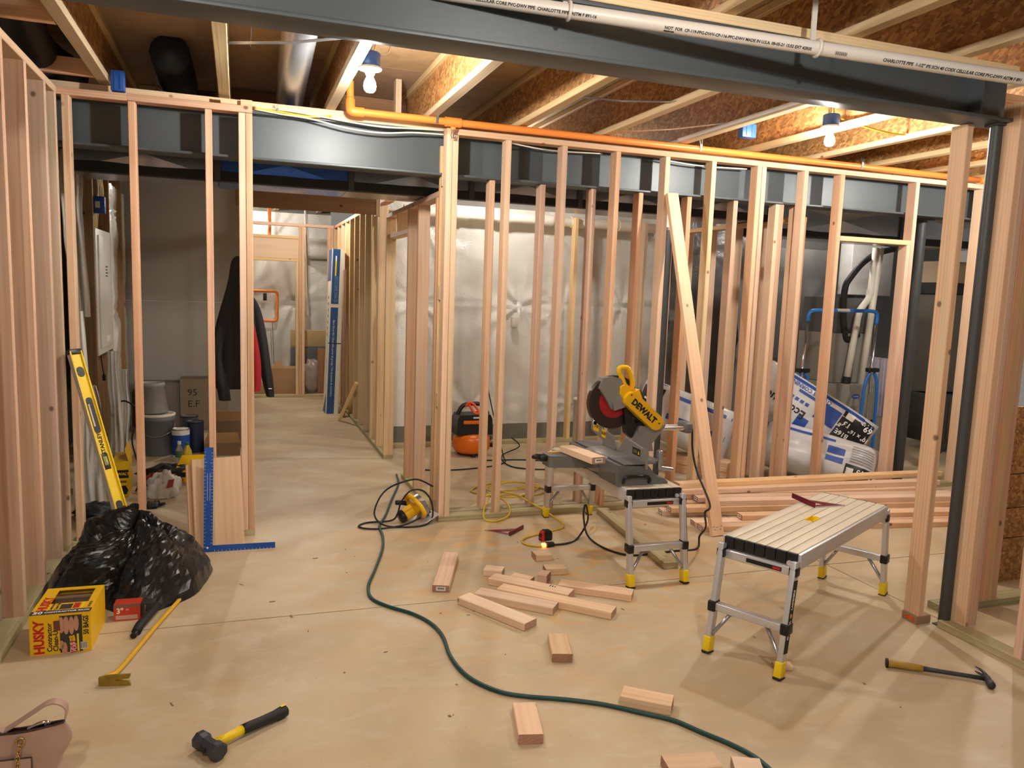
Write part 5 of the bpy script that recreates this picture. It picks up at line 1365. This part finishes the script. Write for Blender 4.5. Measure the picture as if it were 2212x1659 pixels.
for i in range(4): part('finger', MB().tube([(-.03+.02*i, .03, .018), (-.032+.021*i, .07, .02), (-.034+.022*i, .09 - .01*(i == 3), .012)], .0095, 8), mat('orange rubber', (200, 110, 70), .6) if i == 1 else BLACKR, t)
part('thumb', MB().tube([(.035, -.01, .015), (.06, .02, .018), (.07, .045, .012)], .010, 8), BLACKR, t)

# jacket hanging on the back of the jamb
t = thing('jacket', 'black jacket with red lining hanging behind the left jamb of the hallway', 'jacket', (.0, 5.11, 0))
JB_ = mat('black jacket cloth', (20, 20, 22), .85, vary=.2, bump=.2)
JR = mat('red fleece lining', (150, 22, 30), .9, vary=.1, bump=.2)
def loft(secs, m, nm, label=None, k=4):
    """cross sections (x centre, y centre, z, half width, half depth, fold phase)"""
    rows = []
    S = [Vector(s_[:3]) for s_ in secs]
    S2 = smooth_pts([(s_[0], s_[1], s_[2]) for s_ in secs], k); W2 = smooth_pts([(s_[3], s_[4], 0) for s_ in secs], k)
    for j, (c, w2) in enumerate(zip(S2, W2)):
        row = []
        for i in range(25):
            a = 2*PI*i/24
            f = 1 + .10*math.sin(5*a + j*.25) * min(1, j/6)
            row.append((c.x + w2.x*math.cos(a)*f, c.y + w2.y*math.sin(a)*f, c.z))
        rows.append(row)
    return part(nm, MB().grid(rows), m, t, label=label)
loft([(.005, .0, 1.73, .02, .02), (.0, .01, 1.69, .045, .035), (-.005, .02, 1.55, .065, .05), (-.01, .03, 1.42, .09, .06), (-.02, .04, 1.25, .12, .07), (-.03, .05, 1.05, .125, .075), (-.035, .05, .92, .115, .07), (-.03, .05, .90, .11, .065)], JB_, 'body')
loft([(-.05, .02, 1.40, .03, .03), (-.085, .02, 1.28, .045, .04), (-.125, .02, 1.13, .045, .045), (-.115, .0, .98, .042, .042), (-.095, .0, .90, .036, .036), (-.085, .0, .83, .034, .034)], JB_, 'sleeve')
loft([(.06, .06, 1.48, .03, .03), (.095, .07, 1.40, .034, .04), (.13, .07, 1.22, .036, .045), (.155, .07, 1.05, .034, .045), (.175, .07, .93, .032, .04), (.19, .07, .84, .024, .03)], JB_, 'sleeve')
loft([(.07, .0, 1.36, .01, .012), (.08, .0, 1.25, .022, .02), (.095, .0, 1.08, .03, .02), (.1, .0, .95, .03, .02), (.095, .0, .885, .028, .018)], JR, 'lining', 'red fleece lining')
part('logo', MB().box((.175, .0275, .895), (.195, .0285, .900)), WHITEINK, t)
part('hook', MB().tube([(.02, -.09, 1.76), (.02, -.03, 1.75), (.01, .0, 1.735), (.005, .0, 1.72)], .004, 6), CHROME, t)

# ================================================================== HALLWAY AND FAR ROOM
t = thing('door_kit_box', 'tall blue and white carton leaning on the hallway studs', 'box', (.985, 9.5, 0))
KB = mat('blue printed carton', (30, 78, 134), .5, vary=.06)
lean = Matrix.Rotation(math.radians(-1.5), 4, 'X') @ Matrix.Rotation(math.radians(2.2), 4, 'Y')
c = part('carton', MB().box((0, 0, 0), (.15, .3, 2.0)), PVCW, t, lean)
part('face', MB().box((.012, -.002, 0), (.10, 0, 1.30)).box((.012, -.002, 1.345), (.10, 0, 2.0)), KB, c, label='blue printed face')
part('side', MB().box((-.002, 0, 1.62), (0, .3, 2.0)).prism([(0, 0), (.3, 0), (0, .25)], -.002, 0, Matrix(((0,0,1,0),(1,0,0,0),(0,1,0,0),(0,0,0,1)))), KB, c)
part('print', MB().box((.045, -.003, 1.68), (.062, -.002, 1.86)), YELL, c); part('print', MB().box((.045, -.003, 1.86), (.062, -.002, 1.92)), PAPER, c)
KT = frame((.056, -.0028, 0), (0, 0, 1), (-1, 0, 0)); KD = frame((.056, -.0028, 0), (0, 0, -1), (1, 0, 0))
text('Barn Door Kit / Ensemble porte de grange / Kit de puerta de corredera', .032, WHITEINK, c, KD @ Matrix.Translation((-.68, 0, 0)))
text('EZ HANG BARN DOOR', .06, mat('pale blue ink', (120, 160, 204), .6, vary=0), c, KT @ Matrix.Translation((1.52, -.012, 0)), sx=.5)
ic = MB()
for i in range(7): ic.box((-.003, .12, .95+i*.075), (-.002, .16, .985+i*.075))
part('print', ic, INK, c)
part('strap', MB().box((-.001, -.004, .86), (.151, -.0025, .872)), INK, c)
part('carton_edge', MB().box((.102, -.003, 0), (.15, -.0005, 2.0)), PVCW, c)
tag(lum2('leaning_plank', (1.17, 9.25, .0), (1.20, 9.45, 1.75), .1, .03, W_BROWN, up=(-1, 0, 0)), 'dark plank leaning behind the blue carton', 'lumber')
tag(lum2('wood_stake', (1.09, 9.0, .002), (1.222, 8.55, .50), .035, .03, W_PALE, up=(0, -1, 0)), 'pale wooden stake leaning on the hallway studs', 'lumber')
# orange loop of pipe in the far room
t = thing('sprinkler_pipe', 'orange pipe loop fixed to the far wall at the end of the hallway', 'pipe', (.1, 12.05, 0))
part('pipe', MB().tube([(-.2, 0, 1.44), (.40, 0, 1.44), (.43, 0, 1.425), (.44, 0, 1.395), (.44, 0, 1.05), (.43, 0, 1.015), (.40, 0, 1.0), (.0, 0, 1.0)], .022, 12), ORANGE, t)
part('valve', MB().rbox((.24, -.03, 1.30), (.29, .01, 1.41), .006), BLACKP, t)
part('drain', MB().cyl((.37, 0, 1.0), (.40, 0, .0), .006, n=8), GALV, t)
solid('sprinkler_pipe', MB().tube([(-.2, 11.4, 2.12), (.36, 11.4, 2.12), (.40, 11.4, 2.14), (.41, 11.4, 2.2), (.41, 11.4, 2.95)], .024, 12), ORANGE, 'orange pipe with elbow above the far doorway header', 'pipe')
solid('vent_pipe', MB().cyl((.91, 11.75, 2.95), (.965, 11.75, 1.10), .016, n=12), PVC, 'thin white vertical pipe in front of the far sheeting', 'pipe')
t = thing('moving_box', 'brown carton standing beyond the far doorway', 'box', (.42, 11.12, 0))
part('carton', MB().box((0, 0, 0), (.34, .35, .385)), CARD, t)
part('flap', MB().prism([(0, 0), (.14, 0), (.12, .12), (.02, .1)], 0, .004, Matrix.Translation((.02, .02, .385)) @ Matrix.Rotation(math.radians(60), 4, 'X')), CARD, t)
t = thing('moving_box', 'carton at the left of the far doorway beside the jacket', 'box', (.05, 11.12, 0))
part('carton', MB().box((0, 0, 0), (.33, .35, .15)), CARD, t)
t = thing('headboard', 'tan and grey padded headboard standing behind the far studs', 'furniture', (.70, 11.55, 0))
part('top_panel', MB().rbox((0, 0, .66), (.55, .06, .9), .01), mat('tan board', (190, 166, 122), .7), t)
part('lower_panel', MB().rbox((0, -.02, 0), (.55, .05, .655), .015), mat('grey upholstery', (96, 98, 100), .7), t)
blob('clear_bag', (.98, 11.3, .24), (.16, .1, .24), 6.4, sheetmat('clear bag film', (186, 172, 166), .25, .2), 'clear plastic bag of pinkish bedding beyond the far studs', 'bag', .3, 3)
tag(lum2('table_leaf', (1.10, 11.2, .0), (1.10, 11.2, .66), .10, .05, W_BROWN, up=(0, 1, 0)), 'narrow brown board standing right of the clear bag', 'board')

# ================================================================== BEHIND THE MIDDLE WALL
t = thing('air_compressor', 'orange and black pancake air compressor on the floor behind the stud wall', 'compressor', (2.09, 6.95, 0))
part('tank', MB().lathe([(.10, .025), (.155, .035), (.178, .07), (.182, .12), (.178, .17), (.155, .205), (.08, .222), (0, .224)], n=40), ORTANK, t, label='orange pancake tank')
for a in (.6, 2.5, 4.6): part('foot', MB().cyl((.12*math.cos(a), .12*math.sin(a), 0), (.12*math.cos(a), .12*math.sin(a), .05), .022, n=10), BLACKR, t)
part('shroud', MB().prism([(-.175, .21), (.175, .21), (.17, .36), (.15, .40), (-.15, .40), (-.17, .36)], -.11, .11, Mz), BLACKP, t)
part('panel', MB().rbox((-.115, -.118, .315), (.12, -.108, .348), .004), ORTANK, t, label='orange gauge panel')
part('handle', MB().tube(smooth_pts([(-.15, 0, .39), (-.10, 0, .47), (-.04, 0, .49), (.06, 0, .49), (.12, 0, .46), (.155, 0, .39)], 5), .02, 10), BLACKP, t)
part('hose_coil', MB().tube(smooth_pts([(-.09, -.08, .48), (-.05, -.1, .52), (.0, -.11, .48), (.03, -.12, .42), (-.02, -.115, .43), (-.06, -.1, .5)], 5), .012, 8), mat('bright orange rubber', (240, 84, 30), .5), t, label='bright orange hose end')
part('sticker', MB().box((-.02, -.112, .368), (.08, -.1105, .382)), PAPER, t)
part('regulator', MB().cyl((.17, -.06, .1), (.19, -.08, .1), .02, n=12).cyl((.17, -.02, .16), (.19, -.03, .16), .02, n=12), BLACKP, t)
solid('pipe_stub', MB().lathe([(.03, 0), (.03, .53), (.034, .53), (.034, .56), (.026, .56), (.026, .2), (0, .2)], (3.1, 6.78, 0), 20), PVC, 'short white drain pipe standing up from the floor behind the saw', 'pipe')
part('outlet_box', MB().rbox((2.66, 7.50, 1.20), (2.72, 7.56, 1.30), .003), PVC, bpy.data.objects['wall_back'])

# insulation bags
BAGP = mat('white printed bag film', (206, 206, 208), .3, vary=.06, scale=6, bump=.2, bscale=18)
BAGK = mat('black bag print', (30, 29, 30), .35, vary=.1)
def ins_bag(c, axis, nrm, L, W, H, label, prints):
    ax = Vector(axis).normalized(); n_ = Vector(nrm); n_ = (n_ - ax*n_.dot(ax)).normalized(); y = n_.cross(ax)
    M = Matrix((ax, y, n_)).transposed().to_4x4(); M.translation = Vector(c)
    t = thing('insulation_bag', label, 'bag', M=M, group='packs of insulation')
    def S(u, v, top=1, off=0):
        k = max(0, (1-abs(u)**7)*(1-abs(v)**5))**.5
        wob = .012*noise.noise((u*3+c[0], v*3, c[1]))
        return (u*L/2, v*W/2*(1-.04*abs(u)**3), top*(H/2*k + off*(.3+.7*k)) + wob*k)
    rows = []
    for j in range(25):
        v = -1+2*j/24; rows.append([S(-1+2*i/36, v) for i in range(37)])
    mb = MB().grid(rows)
    mb.grid([[S(-1+2*i/36, -1+2*j/24, -1) for i in range(37)] for j in range(25)])
    part('wrapper', mb, BAGP, t)
    for u0, u1, v0, v1, m in prints['rects']:
        part('print', MB().grid([[S(u0+(u1-u0)*i/8, v0+(v1-v0)*j/8, 1, .003) for i in range(9)] for j in range(9)]), m, t)
    for u, v, s_, size, m, deg in prints.get('text', []):
        p = S(u, v, 1, .006)
        text(s_, size, m, t, Matrix.Translation(p) @ Matrix.Rotation(math.radians(deg), 4, 'Z'), bold=size*.02)
    return t
r = Vector((.75, -.66, 0)); n_ = Vector((-.62, -.70, .32))
full = {'rects': [(.42, .94, -.85, .8, BAGK), (.05, .40, -.1, .55, BLUEINK), (-.7, .92, .72, .84, BLUEINK), (-.35, .12, .4, .5, BLUEINK), (.47, .60, .48, .72, PAPER)] + [(-.42+i*.09, -.36+i*.09, .08, .2, BLUEINK) for i in range(4)] + [(-.14, .05, -.75, -.3, BLUEINK), (.45, .92, -.78, -.55, PAPER)],
        'text': [(.78, .55, '69.33', .075, WHITEINK, 180), (.55, .30, '13', .07, WHITEINK, 180), (.68, .18, '10" x 16" x 48"', .05, WHITEINK, 90), (.56, -.06, 'B16E', .06, WHITEINK, 90), (.76, -.14, '5001485', .065, WHITEINK, 90), (.68, -.66, 'KRAFT', .11, INK, 180), (-.45, -.25, 'EcoTouch', .11, INK, 180), (-.2, .62, 'OWENS CORNING', .05, BLUEINK, 180)]}
full['text'] = [(a, b, s_, z, m, 180 if d == 180 else 180) for a, b, s_, z, m, d in full['text']]
ins_bag((4.97, 5.72, .53), r*.87 + Vector((0, 0, -.5)), n_, 1.12, .52, .34, 'white and blue insulation pack tilted behind the right studs, black label end down', full)
low = {'rects': [(.45, .95, -.9, -.25, BAGK), (-.9, .2, .5, .62, BLUEINK), (.1, .4, .0, .3, BLUEINK), (.1, .4, -.35, -.1, BLUEINK), (.48, .6, -.75, -.4, PAPER)] + [(.5, .9, -.15+.11*i, -.09+.11*i, mat('grey bag print', (150, 150, 154), .4)) for i in range(7)],
       'text': [(.72, -.5, '13', .07, WHITEINK, 180), (.86, -.62, '69.33', .06, WHITEINK, 180)]}
ins_bag((4.80, 5.36, .21), r*.97 + Vector((0, 0, -.2)), Vector((-.55, -.6, .55)), .95, .42, .36, 'lower insulation pack lying in front of the tilted pack', low)
ins_bag((5.02, 5.22, .15), r*.8 + Vector((0, 0, -.35)), Vector((-.45, -.5, .75)), .42, .34, .26, 'end of an opened insulation pack on the floor right of the lower pack', {'rects': [(-.2, .9, -.9, -.35, BAGK), (-.5, .6, .1, .5, PAPER)], 'text': [(.3, -.6, 'R-30', .07, WHITEINK, 180)]})
lf = {'rects': [(-.95, -.5, -.9, .9, BAGK), (-.3, .9, -.25, -.05, BLUEINK), (-.3, .9, .55, .68, BLUEINK)], 'text': [(-.72, .3, '30', .12, WHITEINK, 0)]}
ins_bag((3.80, 5.98, .46), r*.95 + Vector((0, 0, -.3)), Vector((-.5, -.8, .25)), .9, .5, .36, 'insulation pack with black end behind the diagonal brace', lf)
if False: ins_bag((3.98, 5.9, .18), r*.97 + Vector((0, 0, -.12)), Vector((-.5, -.8, .3)), .8, .36, .3, 'insulation pack lying under the one behind the diagonal brace', low)

# furnace and plumbing in the utility room
t = thing('furnace', 'grey furnace cabinet behind the insulation packs', 'furnace', (5.80, 6.3, 0))
FG = mat('grey furnace enamel', (150, 146, 138), .5, vary=.05)
part('lower_panel', MB().rbox((0, 0, 0), (.54, .7, .30), .006), FG, t)
part('upper_panel', MB().rbox((0, -.004, .306), (.54, .7, .73), .006), FG, t)
part('badge', MB().prism([(.26+.05*math.cos(2*PI*i/24), .60+.024*math.sin(2*PI*i/24)) for i in range(24)], .005, .008, Mz), BLUEINK, t, label='blue oval badge')
text('Carrier', .025, WHITEINK, t, frame((.26, -.0085, .60), (1, 0, 0), (0, 0, 1)))
for x in (.03, .50): part('latch', MB().rbox((x-.015, -.01, .31), (x+.015, 0, .35), .003), BLACKP, t)
part('sticker', MB().box((.2, -.0052, .40), (.30, -.0045, .50)), mat('faint print', (130, 126, 118), .6), t)
part('plenum', MB().box((.03, .1, .735), (.51, .66, 1.25)), FG, t)
part('coil_case', MB().box((.05, .12, 1.252), (.52, .64, 1.62)), mat('dark grey coil case', (96, 96, 96), .5), t)
for k, (x0, x1) in enumerate(((.20, .33), (.44, .52))):
    pass
part('flue', MB().tube([(.17, .05, .73), (.26, .06, 1.42), (.28, .06, 1.5), (.33, .06, 1.56), (.38, .06, 1.62), (.40, .06, 1.72), (.42, .06, 2.14)], .034, 16), PVCW, t, label='white plastic flue')
part('flue', MB().tube([(.36, .04, .72), (.47, .05, 2.14)], .034, 16), PVCW, t, label='white plastic flue')
part('flue_collar', MB().cyl((.168, .05, .72), (.178, .05, .80), .041, n=18), BLACKR, t)
part('flue_elbow', MB().cyl((.392, .06, 1.66), (.396, .06, 1.71), .040, n=18), PVCW, t)
part('line_set', MB().tube(smooth_pts([(.75, .15, 2.15), (.5, .12, 2.09), (.3, .1, 1.98), (.16, .1, 1.83), (.1, .1, 1.72), (.10, .1, 1.5), (.15, .1, 1.22), (.22, .1, 1.19), (.32, .1, 1.24)], 6), .032, 12), BLACKR, t, label='black insulated line')
part('line_set', MB().tube(smooth_pts([(.16, .14, 1.78), (.13, .12, 1.65), (.14, .12, 1.45), (.18, .12, 1.25)], 5), .008, 8), mat('copper pipe', (170, 110, 70), .35, .7), t)
t = thing('fresh_air_unit', 'white wall mounted box behind the plastic flues', 'box', (6.75, 7.25, 1.66))
part('case', MB().rbox((0, 0, 0), (.62, .2, .62), .01), mat('mottled white panel', (238, 238, 236), .5, vary=.15, scale=12), t)
part('lid', MB().rbox((.02, -.02, .64), (.66, .2, .78), .01), mat('mottled white panel b', (196, 194, 186), .5, vary=.2), t)
solid('plastic_sheet', MB().grid([[(5.15+.11*i + .03*noise.noise((i*.7, j*.5, 1)), 7.15 + .03*math.sin(i*1.7+j*.4) + .05*noise.noise((i*.9, j*.3, 2)), .02 + .085*j) for i in range(12)] for j in range(26)]), POLY_SHADE, 'plastic sheet with painted-in grey shade hanging behind the hand truck', 'plastic sheet')
t = thing('hand_truck', 'blue and chrome frame with a wide hoop handle beside the furnace', 'hand truck', (5.05, 6.0, 0))
hoop = smooth_pts([(.07, 0, 1.38), (.075, 0, 1.44), (.10, 0, 1.475), (.16, 0, 1.485)], 4) + smooth_pts([(.82, .0, 1.495), (.88, 0, 1.485), (.905, 0, 1.45), (.905, 0, 1.37)], 4)
part('hoop', MB().tube(hoop, .018, 12), BLUEM, t, label='blue hoop handle')
part('sleeve', MB().cyl((.40, 0, 1.49), (.55, 0, 1.492), .0185, n=14), mat('pale tape', (200, 190, 166), .6), t)
for x, xb in ((.07, .02), (.905, .89)):
    part('post', MB().tube([(x, 0, 1.40), (xb, 0, .30)], .013, 12), CHROME, t)
    part('clamp', MB().rbox((xb-.055 + (x-xb)*.55, -.03, .89), (xb+.075 + (x-xb)*.55, .03, .93), .008), BLACKP, t)
    cx = xb + (x-xb)*.55 + .01
    part('side_frame', MB().tube(smooth_pts([(cx-.10, 0, .03), (cx-.09, 0, .6), (cx-.07, 0, .80), (cx-.025, 0, .88)], 5), .016, 10), BLUEM, t)
    part('side_frame', MB().tube(smooth_pts([(cx+.09, 0, .03), (cx+.085, 0, .6), (cx+.065, 0, .80), (cx+.025, 0, .88)], 5), .016, 10), BLUEM, t)
    part('collar', MB().cyl((cx, 0, .70), (cx, 0, .73), .024, n=14), CHROME, t)
    part('base', MB().rbox((cx-.12, -.05, 0), (cx+.11, .05, .035), .008), BLUEM, t)
for i, nth in enumerate(('leftmost', 'second', 'middle', 'fourth', 'rightmost')): tag(ob('filter_pack', MB().rbox((0, 0, 0), (.025, .35, .62), .003).mesh('filter_pack', mat('filter sleeve', (196, 188, 204), .6, vary=.25, scale=20, stretch=(1, 1, .3))), None, Matrix.Translation((6.44+i*.045, 6.42, .36 + .0*i))), nth + ' pale lilac furnace filter in the row standing right of the furnace', 'filter', 'row of furnace filters')
t = thing('filter_shelf', 'grey metal return duct under the filters', 'duct', (6.42, 6.35, 0))
part('case', MB().box((0, 0, 0), (.3, .5, .358)), FG, t)
t = thing('storage_cabinet', 'dark metal cabinet on legs behind the right door jamb', 'cabinet', (7.0, 6.05, 0))
DKM = mat('dark grey metal', (72, 70, 66), .5, .2, vary=.1)
part('body', MB().rbox((0, 0, .10), (1.1, .45, .62), .01), DKM, t)
for x in (.03, 1.03): part('leg', MB().box((x, .02, 0), (x+.04, .06, .10)), DKM, t)
part('door', MB().rbox((.08, -.012, .15), (.52, 0, .56), .006), mat('brown grey panel', (84, 74, 62), .55), t); part('door', MB().rbox((.58, -.012, .15), (1.02, 0, .56), .006), mat('brown grey panel b', (84, 74, 62), .55), t)
t = thing('return_duct', 'tall grey sheet metal duct drop behind the right studs', 'duct', (7.02, 6.25, .64))
part('drop', MB().box((0, 0, 0), (.75, .5, 1.05)), mat('dull duct metal', (112, 106, 96), .5, .4, vary=.15), t)
part('flange', MB().box((-.02, -.02, 1.055), (.77, .5, 1.17)), BLACKR, t)
part('plenum', MB().box((.02, 0, 1.175), (.72, .5, 1.40)), mat('taped duct liner', (150, 130, 104), .6, vary=.2), t)
